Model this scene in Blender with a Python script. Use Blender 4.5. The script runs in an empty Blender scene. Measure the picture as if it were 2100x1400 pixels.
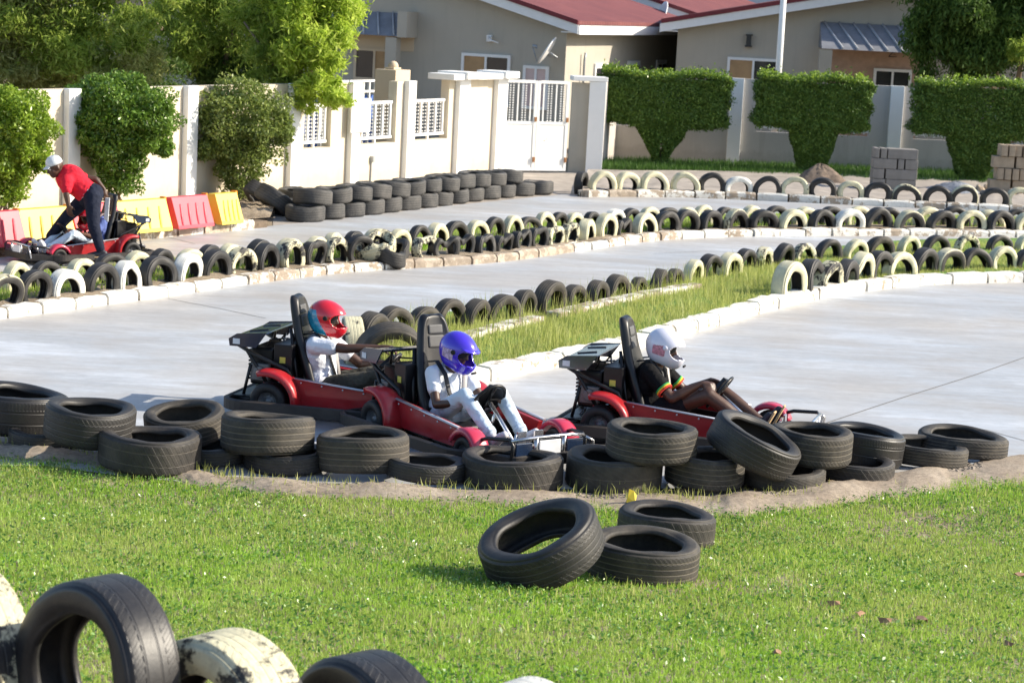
import bpy, math, random
import numpy as np
from mathutils import Vector, Matrix, Euler
R_ = math.radians
random.seed(7); rng = np.random.default_rng(7)
scene = bpy.context.scene
COL = scene.collection
# ---------------------------------------------------------------- camera
F_PX, ROLL = 4400.0, 0.05
PITCH = math.atan(700 / F_PX)
CAMZ = 3.5
_F = Vector((0, math.cos(PITCH), -math.sin(PITCH)))
_R0 = Vector((1, 0, 0)); _U0 = Vector((0, math.sin(PITCH), math.cos(PITCH)))
_R = _R0 * math.cos(ROLL) + _U0 * math.sin(ROLL)
_U = -_R0 * math.sin(ROLL) + _U0 * math.cos(ROLL)
cam = bpy.data.cameras.new('camera'); camo = bpy.data.objects.new('camera', cam); COL.objects.link(camo)
m = Matrix((_R, _U, -_F)).transposed().to_4x4(); m.translation = (0, 0, CAMZ)
camo.matrix_world = m
cam.sensor_width = 36; cam.lens = 36 * F_PX / 2100; cam.clip_end = 2000; cam.clip_start = .1
cam.dof.use_dof = True; cam.dof.focus_distance = 16.5; cam.dof.aperture_fstop = 5.6
scene.camera = camo
# ---------------------------------------------------------------- light
SUN_AZ, SUN_EL = 5.0, 30.0          # azimuth from +X towards +Y
w = bpy.data.worlds.new('World'); scene.world = w; w.use_nodes = True
nt = w.node_tree; bg = nt.nodes['Background']
sky = nt.nodes.new('ShaderNodeTexSky'); sky.sky_type = 'NISHITA'; sky.sun_disc = False
sky.sun_elevation = R_(SUN_EL); sky.sun_rotation = R_(90 - SUN_AZ); sky.air_density = 1.0; sky.dust_density = 1.2; sky.ozone_density = 1.5
nt.links.new(sky.outputs[0], bg.inputs[0]); bg.inputs[1].default_value = .14
sl = bpy.data.lights.new('sun', 'SUN'); so = bpy.data.objects.new('sun', sl); COL.objects.link(so)
sl.energy = 5.0; sl.angle = R_(.5); sl.color = (1, .9, .74)
sd = Vector((math.cos(R_(SUN_AZ)) * math.cos(R_(SUN_EL)), math.sin(R_(SUN_AZ)) * math.cos(R_(SUN_EL)), math.sin(R_(SUN_EL))))
so.rotation_euler = sd.to_track_quat('Z', 'Y').to_euler()
scene.view_settings.view_transform = 'Standard'; scene.view_settings.look = 'None'
scene.view_settings.exposure = .66; scene.view_settings.gamma = 1
scene.cycles.max_bounces = 6; scene.cycles.diffuse_bounces = 3; scene.cycles.use_denoising = True
# ---------------------------------------------------------------- terrain + pixel geometry
def gz(x, y):
    t = 14.2 - y
    z = 0.0
    if t > 0: z = .80 * (t / 6.9) ** 1.25
    return z
def ray(px, py):
    return (_F + _R * ((px - 1050) / F_PX) + _U * ((700 - py) / F_PX))
def G(px, py, z=0.0):
    d = ray(px, py); t = (z - CAMZ) / d.z
    return Vector((d.x * t, d.y * t, z))
def GT(px, py):                      # on the sloping lawn
    d = ray(px, py); t = 3.0
    for _ in range(4000):
        p = d * t
        if CAMZ + p.z <= gz(p.x, p.y): break
        t += .01
    return Vector((p.x, p.y, gz(p.x, p.y)))
def S(y): return F_PX / y
def PXY(p):                          # world -> photo pixel
    v = Vector(p) - Vector((0, 0, CAMZ)); d = v.dot(_F)
    return 1050 + F_PX * v.dot(_R) / d, 700 - F_PX * v.dot(_U) / d
# ---------------------------------------------------------------- object helpers
def tag(o, label=None, cat=None, group=None, kind=None):
    if label: o['label'] = label
    if cat: o['category'] = cat
    if group: o['group'] = group
    if kind: o['kind'] = kind
    return o
def empty(name, loc=(0, 0, 0), rz=0.0, scale=1.0):
    o = bpy.data.objects.new(name, None); COL.objects.link(o); o.location = loc; o.rotation_euler = (0, 0, rz); o.scale = (scale,) * 3
    o.empty_display_size = .1
    return o
def copy_tree(o, parent=None):
    c = o.copy(); COL.objects.link(c); c.parent = parent
    for ch in list(o.children): copy_tree(ch, c)
    return c
class MB:
    def __init__(s): s.v = []; s.f = []; s.mi = []; s.sm = []
    def add(s, vs, fs, mi=0, sm=False):
        b = len(s.v); s.v += [tuple(v) for v in vs]; s.f += [tuple(i + b for i in f) for f in fs]
        s.mi += [mi] * len(fs); s.sm += [sm] * len(fs); return s
    def box(s, c, size, rot=None, mi=0, taper=None):
        hx, hy, hz = size[0] / 2, size[1] / 2, size[2] / 2; c = Vector(c)
        vs = []
        for z in (-1, 1):
            k = taper if (taper and z > 0) else 1
            for x, y in ((-1, -1), (1, -1), (1, 1), (-1, 1)):
                p = Vector((x * hx * k, y * hy * k, z * hz))
                if rot is not None: p = rot @ p
                vs.append(c + p)
        return s.add(vs, [(3, 2, 1, 0), (4, 5, 6, 7), (0, 1, 5, 4), (1, 2, 6, 5), (2, 3, 7, 6), (3, 0, 4, 7)], mi)
    def boxz(s, x0, x1, y0, y1, z0, z1, mi=0): return s.box(((x0 + x1) / 2, (y0 + y1) / 2, (z0 + z1) / 2), (x1 - x0, y1 - y0, z1 - z0), mi=mi)
    def tube(s, pts, r, n=10, mi=0, cap=True, flat=None):
        pts = [Vector(p) for p in pts]; rs = r if isinstance(r, (list, tuple)) else [r] * len(pts)
        vs = []; up = None
        for i, p in enumerate(pts):
            a = pts[max(i - 1, 0)]; b = pts[min(i + 1, len(pts) - 1)]; d = (b - a).normalized()
            if up is None: up = Vector((0, 0, 1)) if abs(d.z) < .9 else Vector((1, 0, 0))
            u = (up - d * up.dot(d)).normalized(); up = u; w_ = d.cross(u)
            for k in range(n):
                t = 2 * math.pi * k / n
                ku, kw = (1, 1) if flat is None else flat
                vs.append(p + u * (math.cos(t) * rs[i] * ku) + w_ * (math.sin(t) * rs[i] * kw))
        fs = [(i * n + k, i * n + (k + 1) % n, (i + 1) * n + (k + 1) % n, (i + 1) * n + k) for i in range(len(pts) - 1) for k in range(n)]
        s.add(vs, fs, mi, True)
        if cap:
            b = len(s.v) - len(vs)
            s.f.append(tuple(b + k for k in range(n))[::-1]); s.mi.append(mi); s.sm.append(False)
            s.f.append(tuple(b + (len(pts) - 1) * n + k for k in range(n))); s.mi.append(mi); s.sm.append(False)
        return s
    def ball(s, c, r, rot=None, nu=16, nv=10, mi=0):
        c = Vector(c); r = Vector(r) if hasattr(r, '__len__') else Vector((r, r, r)); vs = []; fs = []
        for j in range(1, nv):
            ph = math.pi * j / nv
            for i in range(nu):
                th = 2 * math.pi * i / nu
                p = Vector((r.x * math.sin(ph) * math.cos(th), r.y * math.sin(ph) * math.sin(th), r.z * math.cos(ph)))
                vs.append(c + (rot @ p if rot is not None else p))
        for e in (1, -1):
            p = Vector((0, 0, r.z * e)); vs.append(c + (rot @ p if rot is not None else p))
        T, B = len(vs) - 2, len(vs) - 1
        for j in range(nv - 2):
            for i in range(nu): fs.append((j * nu + i, (j + 1) * nu + i, (j + 1) * nu + (i + 1) % nu, j * nu + (i + 1) % nu))
        for i in range(nu):
            fs.append((T, i, (i + 1) % nu)); fs.append((B, (nv - 2) * nu + (i + 1) % nu, (nv - 2) * nu + i))
        return s.add(vs, fs, mi, True)
    def caps(s, a, ra, b, rb, n=14):
        s.ball(a, ra, nu=n, nv=8); s.ball(b, rb, nu=n, nv=8); s.tube([a, b], [ra, rb], n); return s
    def prism(s, pts, y0, y1, axis='y', mi=0):    # pts 2d polygon (x,z) extruded along y
        n = len(pts); vs = []
        for yy in (y0, y1):
            for p in pts: vs.append((p[0], yy, p[1]) if axis == 'y' else ((yy, p[0], p[1]) if axis == 'x' else (p[0], p[1], yy)))
        fs = [tuple(range(n)), tuple(range(2 * n - 1, n - 1, -1))] + [(i, i + n, (i + 1) % n + n, (i + 1) % n) for i in range(n)]
        return s.add(vs, fs, mi)
    def lathe(s, prof, n=24, axis=Matrix.Identity(3), c=(0, 0, 0), mi=0, closed=False, arc=(0, 2 * math.pi)):
        c = Vector(c); full = abs(arc[1] - arc[0] - 2 * math.pi) < 1e-6; m_ = len(prof); vs = []
        nn = n if full else n + 1
        for i in range(nn):
            t = arc[0] + (arc[1] - arc[0]) * i / n
            for r, z in prof: vs.append(c + axis @ Vector((r * math.cos(t), r * math.sin(t), z)))
        fs = []
        for i in range(n):
            for j in range(m_ if closed else m_ - 1):
                a, b = i * m_ + j, i * m_ + (j + 1) % m_; i2 = (i + 1) % nn
                fs.append((a, i2 * m_ + j, i2 * m_ + (j + 1) % m_, b))
        return s.add(vs, fs, mi, True)
    def build(s, name, mats, parent=None, bevel=0, solid=0, sub=0, loc=None):
        me = bpy.data.meshes.new(name); me.from_pydata(s.v, [], s.f)
        if not isinstance(mats, (list, tuple)): mats = [mats]
        for m_ in mats: me.materials.append(m_)
        me.polygons.foreach_set('material_index', s.mi); me.polygons.foreach_set('use_smooth', s.sm); me.update()
        o = bpy.data.objects.new(name, me); COL.objects.link(o)
        if parent: o.parent = parent
        if loc is not None: o.location = loc
        if solid:
            q = o.modifiers.new('solid', 'SOLIDIFY'); q.thickness = solid; q.offset = 0
        if bevel:
            q = o.modifiers.new('bevel', 'BEVEL'); q.width = bevel; q.segments = 2; q.limit_method = 'ANGLE'; q.angle_limit = R_(40)
        if sub:
            q = o.modifiers.new('sub', 'SUBSURF'); q.levels = sub; q.render_levels = sub
        return o
def RX(a): return Matrix.Rotation(a, 3, 'X')
def RY(a): return Matrix.Rotation(a, 3, 'Y')
def RZ(a): return Matrix.Rotation(a, 3, 'Z')
# ---------------------------------------------------------------- materials
def lerp(a, b, t): return tuple(a[i] * (1 - t) + b[i] * t for i in range(3))
def c4(c): return (c[0], c[1], c[2], 1)
def NT(name):
    m_ = bpy.data.materials.new(name); m_.use_nodes = True; n = m_.node_tree
    return m_, n, n.nodes['Principled BSDF']
def noise(n, scale, detail=4, rough=.6, vec=None, mapscale=None, coord='Object'):
    tx = n.nodes.new('ShaderNodeTexNoise'); tx.inputs['Scale'].default_value = scale; tx.inputs['Detail'].default_value = detail; tx.inputs['Roughness'].default_value = rough
    if vec is None:
        tc = n.nodes.new('ShaderNodeTexCoord'); vec = tc.outputs[coord]
    if mapscale:
        mp = n.nodes.new('ShaderNodeMapping'); mp.inputs['Scale'].default_value = mapscale[:3]
        if len(mapscale) > 3: mp.inputs['Rotation'].default_value = (0, 0, mapscale[3])
        n.links.new(vec, mp.inputs['Vector']); vec = mp.outputs[0]
    n.links.new(vec, tx.inputs['Vector']); return tx.outputs['Fac']
def ramp(n, fac, stops):
    r = n.nodes.new('ShaderNodeValToRGB'); e = r.color_ramp.elements
    while len(e) < len(stops): e.new(.5)
    for i, (p, c) in enumerate(stops): e[i].position = p; e[i].color = c4(c) if len(c) == 3 else c
    n.links.new(fac, r.inputs['Fac']); return r.outputs['Color']
def mix(n, fac, a, b, mode='MIX'):
    x = n.nodes.new('ShaderNodeMix'); x.data_type = 'RGBA'; x.blend_type = mode
    for sock, val in ((x.inputs[0], fac), (x.inputs[6], a), (x.inputs[7], b)):
        if isinstance(val, (int, float)): sock.default_value = val
        elif isinstance(val, (tuple, list)): sock.default_value = c4(val)
        else: n.links.new(val, sock)
    return x.outputs[2]
def bump(n, p, h, strength=.3, dist=.01):
    b = n.nodes.new('ShaderNodeBump'); b.inputs['Strength'].default_value = strength; b.inputs['Distance'].default_value = dist
    n.links.new(h, b.inputs['Height']); n.links.new(b.outputs[0], p.inputs['Normal'])
def simple(name, c, rough=.6, metal=0, var=.12, scale=6, bmp=0, spec=None, coat=0):
    m_, n, p = NT(name)
    f = noise(n, scale, 5)
    col = ramp(n, f, [(.3, tuple(k * (1 - var) for k in c)), (.7, tuple(min(1, k * (1 + var)) for k in c))])
    n.links.new(col, p.inputs['Base Color']); p.inputs['Roughness'].default_value = rough; p.inputs['Metallic'].default_value = metal
    if spec is not None: p.inputs['Specular IOR Level'].default_value = spec
    if coat: p.inputs['Coat Weight'].default_value = coat; p.inputs['Coat Roughness'].default_value = .08
    if bmp: bump(n, p, noise(n, scale * 8, 4), bmp)
    return m_
M = {}
def cloth(name, c, var=.05, wr=.38):
    m_ = simple(name, c, .85, var=var, scale=4); n = m_.node_tree; p = n.nodes['Principled BSDF']
    a = noise(n, 5, 2, .4, mapscale=(1, 1.4, 2.2)); b = noise(n, 10, 2, .4, mapscale=(1.8, 1, .8)); mx = mix(n, .3, a, b)
    st = ramp(n, mx, [(.3, (0, 0, 0)), (.5, (1, 1, 1)), (.7, (.2, .2, .2))]); bump(n, p, st, wr, .035)
    p.inputs['Specular IOR Level'].default_value = .2; return m_
# concrete track: pale, polished, streaked along the driving line
m_, n, p = NT('track_concrete')
f1 = noise(n, 1.0, 6, .65, mapscale=(.35, 1.2, 1, R_(12))); f2 = noise(n, .35, 3); f3 = noise(n, 9, 6, .7)
f5 = noise(n, 4.0, 5, .7, mapscale=(.12, 2.2, 1, R_(-18)))
c_ = ramp(n, f1, [(.3, (.32, .34, .365)), (.5, (.43, .455, .485)), (.72, (.51, .535, .57))])
c_ = mix(n, ramp(n, f2, [(.42, (0, 0, 0)), (.62, (.5, .5, .5))]), c_, (.47, .41, .335))
f6 = noise(n, .8, 8, .74, mapscale=(.42, 1.2, 1, R_(22))); c_ = mix(n, ramp(n, f6, [(.38, (.8, .8, .8)), (.52, (0, 0, 0))]), c_, (.37, .36, .35)); c_ = mix(n, ramp(n, f6, [(.54, (0, 0, 0)), (.66, (.8, .8, .8))]), c_, (.58, .615, .665))  # pale bluish smears paint sky sheen into the concrete colour
f7 = noise(n, 2.2, 8, .7, mapscale=(.16, 2.6, 1, R_(9))); c_ = mix(n, ramp(n, f7, [(.60, (0, 0, 0)), (.72, (.45, .45, .45))]), c_, (.22, .21, .21))
c_ = mix(n, ramp(n, f5, [(.56, (0, 0, 0)), (.66, (.38, .38, .38))]), c_, (.33, .30, .28))
c_ = mix(n, .25, c_, ramp(n, f3, [(.3, (.3, .3, .3)), (.7, (.62, .62, .62))]), 'OVERLAY')
f4 = noise(n, .8, 3); c_ = mix(n, ramp(n, f4, [(.5, (0, 0, 0)), (.75, (.35, .35, .35))]), c_, (.36, .31, .26))
n.links.new(c_, p.inputs['Base Color'])
n.links.new(ramp(n, f1, [(.3, (.62, .62, .62)), (.7, (.42, .42, .42))]), p.inputs['Roughness']); bump(n, p, f3, .15, .004)
M['track'] = m_
m_, n, p = NT('dirt')
f = noise(n, 1.4, 6, .7); g = noise(n, 22, 5, .8)
c_ = ramp(n, f, [(.3, (.20, .15, .10)), (.55, (.34, .27, .19)), (.75, (.44, .37, .28))])
c_ = mix(n, .45, c_, ramp(n, g, [(.35, (.2, .2, .2)), (.65, (.75, .75, .75))]), 'OVERLAY')
n.links.new(c_, p.inputs['Base Color']); p.inputs['Roughness'].default_value = .95; bump(n, p, g, .8, .03); M['dirt'] = m_
m_, n, p = NT('gravel')
vo = n.nodes.new('ShaderNodeTexVoronoi'); vo.inputs['Scale'].default_value = 34; tc = n.nodes.new('ShaderNodeTexCoord'); n.links.new(tc.outputs['Object'], vo.inputs['Vector'])
c_ = mix(n, .7, ramp(n, noise(n, 2.5, 4), [(.35, (.30, .26, .22)), (.65, (.46, .39, .31))]), ramp(n, vo.outputs['Color'], [(.2, (.22, .22, .24)), (.8, (.85, .82, .78))]), 'MULTIPLY')
n.links.new(c_, p.inputs['Base Color']); p.inputs['Roughness'].default_value = .95; bump(n, p, vo.outputs['Distance'], 1, .03); M['gravel'] = m_
m_, n, p = NT('lawn_soil')
c_ = ramp(n, noise(n, 1.2, 6, .7), [(.3, (.07, .15, .02)), (.55, (.11, .22, .03)), (.75, (.17, .26, .06))])
n.links.new(c_, p.inputs['Base Color']); p.inputs['Roughness'].default_value = 1; M['soil'] = m_
def leafmat(name, dark, mid, light, trans=.25, scale=1.5, rough=.5, spec=.4, patch=None, big=None):
    m_, n, p = NT(name)
    ge = n.nodes.new('ShaderNodeNewGeometry')
    a = ramp(n, ge.outputs['Random Per Island'], [(0, dark), (.5, mid), (1, light)])
    b = ramp(n, noise(n, scale, 3), [(.3, tuple(k * .75 for k in mid)), (.7, tuple(k * 1.25 for k in mid))])
    c_ = mix(n, .45, a, b)
    if patch: c_ = mix(n, ramp(n, noise(n, patch[1], 5, .7), [(.5, (0, 0, 0)), (.68, (patch[2],) * 3)]), c_, patch[0])
    if big: c_ = mix(n, ramp(n, noise(n, .55, 5, .65), [(.38, (.75,) * 3), (.62, (0,) * 3)]), c_, big)
    n.links.new(c_, p.inputs['Base Color']); p.inputs['Roughness'].default_value = rough; p.inputs['Specular IOR Level'].default_value = spec
    tr = n.nodes.new('ShaderNodeBsdfTranslucent'); n.links.new(c_, tr.inputs['Color'])
    ms = n.nodes.new('ShaderNodeMixShader'); ms.inputs[0].default_value = trans
    out = n.nodes['Material Output']; n.links.new(p.outputs[0], ms.inputs[1]); n.links.new(tr.outputs[0], ms.inputs[2]); n.links.new(ms.outputs[0], out.inputs[0])
    return m_
M['grass'] = leafmat('lawn_blades', (.15, .30, .02), (.28, .49, .04), (.48, .62, .15), .45, 1.1, .45, .5, ((.50, .52, .20), 1.6, .6), (.40, .50, .12))
M['wisp'] = leafmat('wispy_blades', (.24, .30, .06), (.44, .48, .13), (.66, .62, .3), .45, 1.5)
M['straw'] = leafmat('dry_stems', (.35, .33, .14), (.45, .42, .2), (.55, .5, .3), .2)
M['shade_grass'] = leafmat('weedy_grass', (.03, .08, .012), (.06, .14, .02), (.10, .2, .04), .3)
M['bush'] = leafmat('bush_leaves', (.06, .12, .014), (.14, .26, .03), (.30, .42, .08), .3, 2, .35, .6)
M['bush_dry'] = leafmat('bush_leaves_olive', (.11, .15, .03), (.22, .29, .06), (.40, .44, .15), .3, 2, .35, .6)
M['bush_bright'] = leafmat('bush_leaves_bright', (.13, .22, .015), (.28, .42, .04), (.45, .55, .1), .4, 2, .35, .6)
M['hedge'] = leafmat('hedge_leaves', (.05, .10, .015), (.115, .205, .035), (.23, .34, .07), .2, 3)
M['tree'] = leafmat('tree_leaves', (.14, .23, .03), (.32, .43, .07), (.58, .64, .18), .55, .6, .6, .3)
M['tree_brown'] = leafmat('tree_leaves_olive', (.22, .25, .07), (.42, .46, .15), (.66, .64, .34), .55, .6, .6, .3)
M['tree_bright'] = leafmat('tree_leaves_bright', (.24, .36, .03), (.46, .60, .08), (.68, .74, .2), .55, .6, .6, .3)
M['tree_dark'] = leafmat('tree_leaves_dark', (.03, .07, .012), (.09, .165, .03), (.2, .3, .07), .4, .6, .6, .3)
M['bark'] = simple('bark', (.20, .15, .11), .9, var=.3, scale=8, bmp=.5)
# rubber
def rubber(name, c=(.013, .013, .014), dust=(.075, .068, .06), amt=.5, paint=None, keep=None, worn=.5, rough=.55, grooves=(.36, .455, .545, .64), gdirt=.35, freq=62, skew=60, full=False):
    m_, n, p = NT(name)
    oi = n.nodes.new('ShaderNodeObjectInfo'); tc = n.nodes.new('ShaderNodeTexCoord')
    ad = n.nodes.new('ShaderNodeVectorMath'); ad.operation = 'ADD'; sc_ = n.nodes.new('ShaderNodeVectorMath'); sc_.operation = 'SCALE'
    cmb = n.nodes.new('ShaderNodeCombineXYZ')
    for k in range(3): n.links.new(oi.outputs['Random'], cmb.inputs[k])
    n.links.new(cmb.outputs[0], sc_.inputs[0]); sc_.inputs['Scale'].default_value = 37
    n.links.new(tc.outputs['Object'], ad.inputs[0]); n.links.new(sc_.outputs[0], ad.inputs[1]); vec = ad.outputs[0]
    f = noise(n, 5, 6, .7, vec=vec); g = noise(n, 60, 4, .7, vec=vec)
    base = mix(n, ramp(n, f, [(.42, (0, 0, 0)), (.75, (amt,) * 3)]), c, dust)
    base = mix(n, ramp(n, oi.outputs['Random'], [(0, (0, 0, 0)), (1, (.35,) * 3)]), base, tuple(k * .6 for k in dust))
    uv = n.nodes.new('ShaderNodeSeparateXYZ'); n.links.new(tc.outputs['UV'], uv.inputs[0])
    # tread sipes: waves along the circumference only on the tread band (v .35-.65)
    wv = n.nodes.new('ShaderNodeMath'); wv.operation = 'MULTIPLY'; n.links.new(uv.outputs[0], wv.inputs[0]); wv.inputs[1].default_value = 2 * math.pi * freq
    sk = n.nodes.new('ShaderNodeMath'); sk.operation = 'MULTIPLY_ADD'; n.links.new(uv.outputs[1], sk.inputs[0]); sk.inputs[1].default_value = skew; n.links.new(wv.outputs[0], sk.inputs[2])
    sn = n.nodes.new('ShaderNodeMath'); sn.operation = 'SINE'; n.links.new(sk.outputs[0], sn.inputs[0])
    v = uv.outputs[1]
    band = ramp(n, v, [(.0, (0, 0, 0)), (.275, (0, 0, 0)), (.285, (1, 1, 1)), (.715, (1, 1, 1)), (.725, (0, 0, 0))])
    lat = ramp(n, v, [(.0, (1, 1, 1)), (.375, (1, 1, 1)), (.385, (0, 0, 0)), (.615, (0, 0, 0)), (.625, (1, 1, 1))])      # shoulder blocks carry the cross cuts
    st = ramp(n, sn.outputs[0], [(.0, (0, 0, 0)), (.22, (1, 1, 1))])
    if not full: st = mix(n, lat, (1, 1, 1), st)
    e = []
    for gp in grooves: e += [(gp - .011, (1, 1, 1)), (gp - .006, (0, 0, 0)), (gp + .006, (0, 0, 0)), (gp + .011, (1, 1, 1))]
    gro = ramp(n, v, [(0, (1, 1, 1))] + e)
    tp_ = mix(n, 1.0, st, gro, 'MULTIPLY')
    hh = mix(n, band, (1, 1, 1), tp_); hh = mix(n, .25, hh, g)
    bump(n, p, hh, .55, .007)
    inv = n.nodes.new('ShaderNodeInvert'); n.links.new(mix(n, band, (1, 1, 1), gro), inv.inputs['Color'])
    base = mix(n, mix(n, 1.0, inv.outputs[0], (gdirt,) * 3, 'MULTIPLY'), base, tuple(min(1, k * 1.3) for k in dust))      # dust caught in the grooves
    if paint:
        thr = worn
        wf = noise(n, 7, 8, .75, vec=vec)
        msk = ramp(n, wf, [(thr - .03, (0, 0, 0)), (thr + .03, (1, 1, 1))])
        if keep == 'tread':
            b2 = ramp(n, uv.outputs[1], [(.0, (0, 0, 0)), (.17, (0, 0, 0)), (.22, (1, 1, 1)), (.78, (1, 1, 1)), (.83, (0, 0, 0))])
            msk = mix(n, 1.0, msk, b2, 'MULTIPLY')
        # paint never reached the inside of the carcass
        inn = ramp(n, uv.outputs[1], [(.0, (0, 0, 0)), (.02, (1, 1, 1)), (.97, (1, 1, 1)), (1.0, (0, 0, 0))])
        msk = mix(n, 1.0, msk, inn, 'MULTIPLY')
        pc = ramp(n, noise(n, 11, 5, .7, vec=vec), [(.3, tuple(k * .72 for k in paint)), (.6, paint)])
        pc = mix(n, ramp(n, g, [(.55, (0, 0, 0)), (.8, (.5,) * 3)]), pc, (.25, .22, .16))
        base = mix(n, msk, base, pc)
    n.links.new(base, p.inputs['Base Color']); p.inputs['Roughness'].default_value = rough
    return m_
CREAM = (.66, .62, .42); WHITE = (.80, .79, .72)
M['rub'] = rubber('rubber_black'); M['rub_dust'] = rubber('rubber_dusty', (.018, .017, .016), (.115, .098, .075), .8, rough=.7, gdirt=.7)
M['rub_block'] = rubber('rubber_block_tread', (.014, .013, .013), (.10, .085, .07), .6, rough=.65, grooves=(.40, .60), gdirt=.4, freq=38, skew=25, full=True)
M['rub_chev'] = rubber('rubber_chevron_tread', (.022, .021, .02), (.13, .11, .085), .7, rough=.7, grooves=(.5,), gdirt=.3, freq=30, skew=70, full=True)
M['rub_bald'] = rubber('rubber_bald', (.014, .014, .015), (.06, .055, .05), .4, rough=.45, grooves=(.42, .58), gdirt=.15, freq=90, skew=0)
M['rub_fore'] = rubber('rubber_two_groove', (.012, .012, .014), (.07, .065, .06), .5, rough=.45, grooves=(.45, .60), gdirt=0.0)
M['rub_new'] = rubber('rubber_clean', (.012, .012, .014), (.07, .065, .06), .35, rough=.42)
M['rub_grey'] = rubber('rubber_grey_worn', (.035, .035, .035), (.13, .12, .11), .8, rough=.65)
M['cream'] = rubber('rubber_cream_paint', paint=CREAM, worn=.36, rough=.6); M['cream_worn'] = rubber('rubber_cream_worn', paint=CREAM, worn=.485, rough=.6)
M['white'] = rubber('rubber_white_paint', paint=WHITE, worn=.34, rough=.6); M['cream_tread'] = rubber('rubber_cream_tread', paint=CREAM, keep='tread', worn=.42, rough=.6)
# ---------------------------------------------------------------- tyre meshes
TYRE = {}
def tyre_mesh(key, R, r, W, mat, lump=.004, seed=0, seg=64, sag=0, pinch=0):
    k = (key, mat)
    if k in TYRE: return TYRE[k]
    H = R - r
    def ring(a):
        return a
    outer = [(r, -.36 * W), (r + .03 * H, -.42 * W), (r + .10 * H, -.455 * W), (r + .16 * H, -.452 * W), (r + .20 * H, -.475 * W), (r + .45 * H, -.5 * W), (r + .70 * H, -.492 * W), (r + .86 * H, -.468 * W), (R - .020, -.445 * W), (R - .009, -.425 * W), (R - .004, -.405 * W), (R - .002, -.39 * W)]
    tread = [(R - .0005, -.36 * W), (R, -.2 * W), (R, 0), (R, .2 * W), (R - .0005, .36 * W)]
    prof = outer + tread + [(a, -b) for a, b in outer[::-1]]
    nout = len(prof); no = len(outer)
    inner = [(r, .30 * W), (r + .3 * H, .43 * W), (r + .7 * H, .42 * W), (R - .028, .33 * W), (R - .022, 0), (R - .028, -.33 * W), (r + .7 * H, -.42 * W), (r + .3 * H, -.43 * W), (r, -.30 * W)]
    prof = prof + inner; n_ = len(prof)
    rg = random.Random(seed); ph = [rg.uniform(0, 6.28) for _ in range(4)]
    vs = []
    for i in range(seg):
        t = 2 * math.pi * i / seg
        for j, (a, b) in enumerate(prof):
            q = a + lump * 1.5 * math.sin(2 * t + ph[0]) + lump * math.sin(3 * t + ph[1])
            bb = b + lump * 1.6 * math.sin(2 * t + ph[2]) + (lump * math.sin(5 * t + ph[3]) if a < R * .8 else 0)
            x, y = q * math.cos(t), q * math.sin(t)
            if sag: bb += -sag * (math.cos(t - ph[0]) ** 3) * (1 - (a - r) / H) * (1 if b > 0 else .3)
            if pinch:                           # collapsed: the crown has buckled inwards
                d = math.exp(-((t - math.pi / 2) / .5) ** 2); y -= pinch * d; bb *= (1 - .55 * d)
            vs.append((x, y, bb))
    fs = []; uvs = []
    for i in range(seg):
        for j in range(n_):
            j2 = (j + 1) % n_; i2 = (i + 1) % seg
            fs.append((i * n_ + j, i2 * n_ + j, i2 * n_ + j2, i * n_ + j2))
            if j < nout - 1:
                def vv(q):
                    if q < no: return .03 + .25 * q / (no - 1)
                    if q >= nout - no: return .72 + .25 * (q - (nout - no)) / (no - 1)
                    return .5 + .22 * prof[q][1] / (.39 * W)
                va, vb = vv(j), vv(j + 1)
            else: va = vb = 0.0
            uvs += [(i / seg, va), ((i + 1) / seg, va), ((i + 1) / seg, vb), (i / seg, vb)]
    me = bpy.data.meshes.new('tyre'); me.from_pydata(vs, [], fs)
    ul = me.uv_layers.new(name='UVMap'); ul.data.foreach_set('uv', np.array(uvs, dtype=np.float32).ravel())
    me.polygons.foreach_set('use_smooth', [True] * len(fs)); me.materials.append(M[mat]); me.update()
    TYRE[k] = me; return me
GEO = {'arch': (.265, .165, .16), 'arch_b': (.27, .175, .15), 'arch_fat': (.275, .16, .2), 'pit': (.30, .185, .235), 'suv': (.345, .235, .235), 'suv_thin': (.345, .24, .15), 'suv_fat': (.34, .23, .27), 'mid': (.335, .225, .215), 'fore': (.36, .242, .225)}
def tyre(kind, mat, loc, euler, label, group=None, scale=1.0, lump=.004, seed=0, sag=0, pinch=0, seg=56):
    R, r, W = GEO[kind]
    me = tyre_mesh((kind, seed, lump, sag, pinch), R, r, W, mat, lump, seed, seg, sag, pinch)
    o = bpy.data.objects.new('tyre', me); COL.objects.link(o); o.location = loc; o.rotation_euler = euler
    o.scale = (scale,) * 3
    return tag(o, label, 'tyre', group)
def stand(yaw, tilt=0, spin=0):
    """ring stands upright, axis along (sin yaw, -cos yaw)"""
    return (RZ(yaw) @ RX(R_(90) + tilt) @ RZ(spin)).to_euler()
def smoothline(P, n=24):
    P = [Vector(p) for p in P]; out = []
    Q = [2 * P[0] - P[1]] + P + [2 * P[-1] - P[-2]]
    for i in range(1, len(Q) - 2):
        a, b, c, d = Q[i - 1:i + 3]
        for k in range(n):
            t = k / n
            out.append(.5 * ((2 * b) + (c - a) * t + (2 * a - 5 * b + 4 * c - d) * t * t + (3 * b - a - 3 * c + d) * t ** 3))
    out.append(P[-1]); return out
def along(line, step, start=0.0):
    out = []; acc = -start
    for a, b in zip(line, line[1:]):
        L = (b - a).length
        while acc + L >= 0 and L > 1e-9:
            t = -acc / L
            if t > 1: break
            out.append((a.lerp(b, t), (b - a).normalized())); acc -= step
        acc += L
    return out
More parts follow.
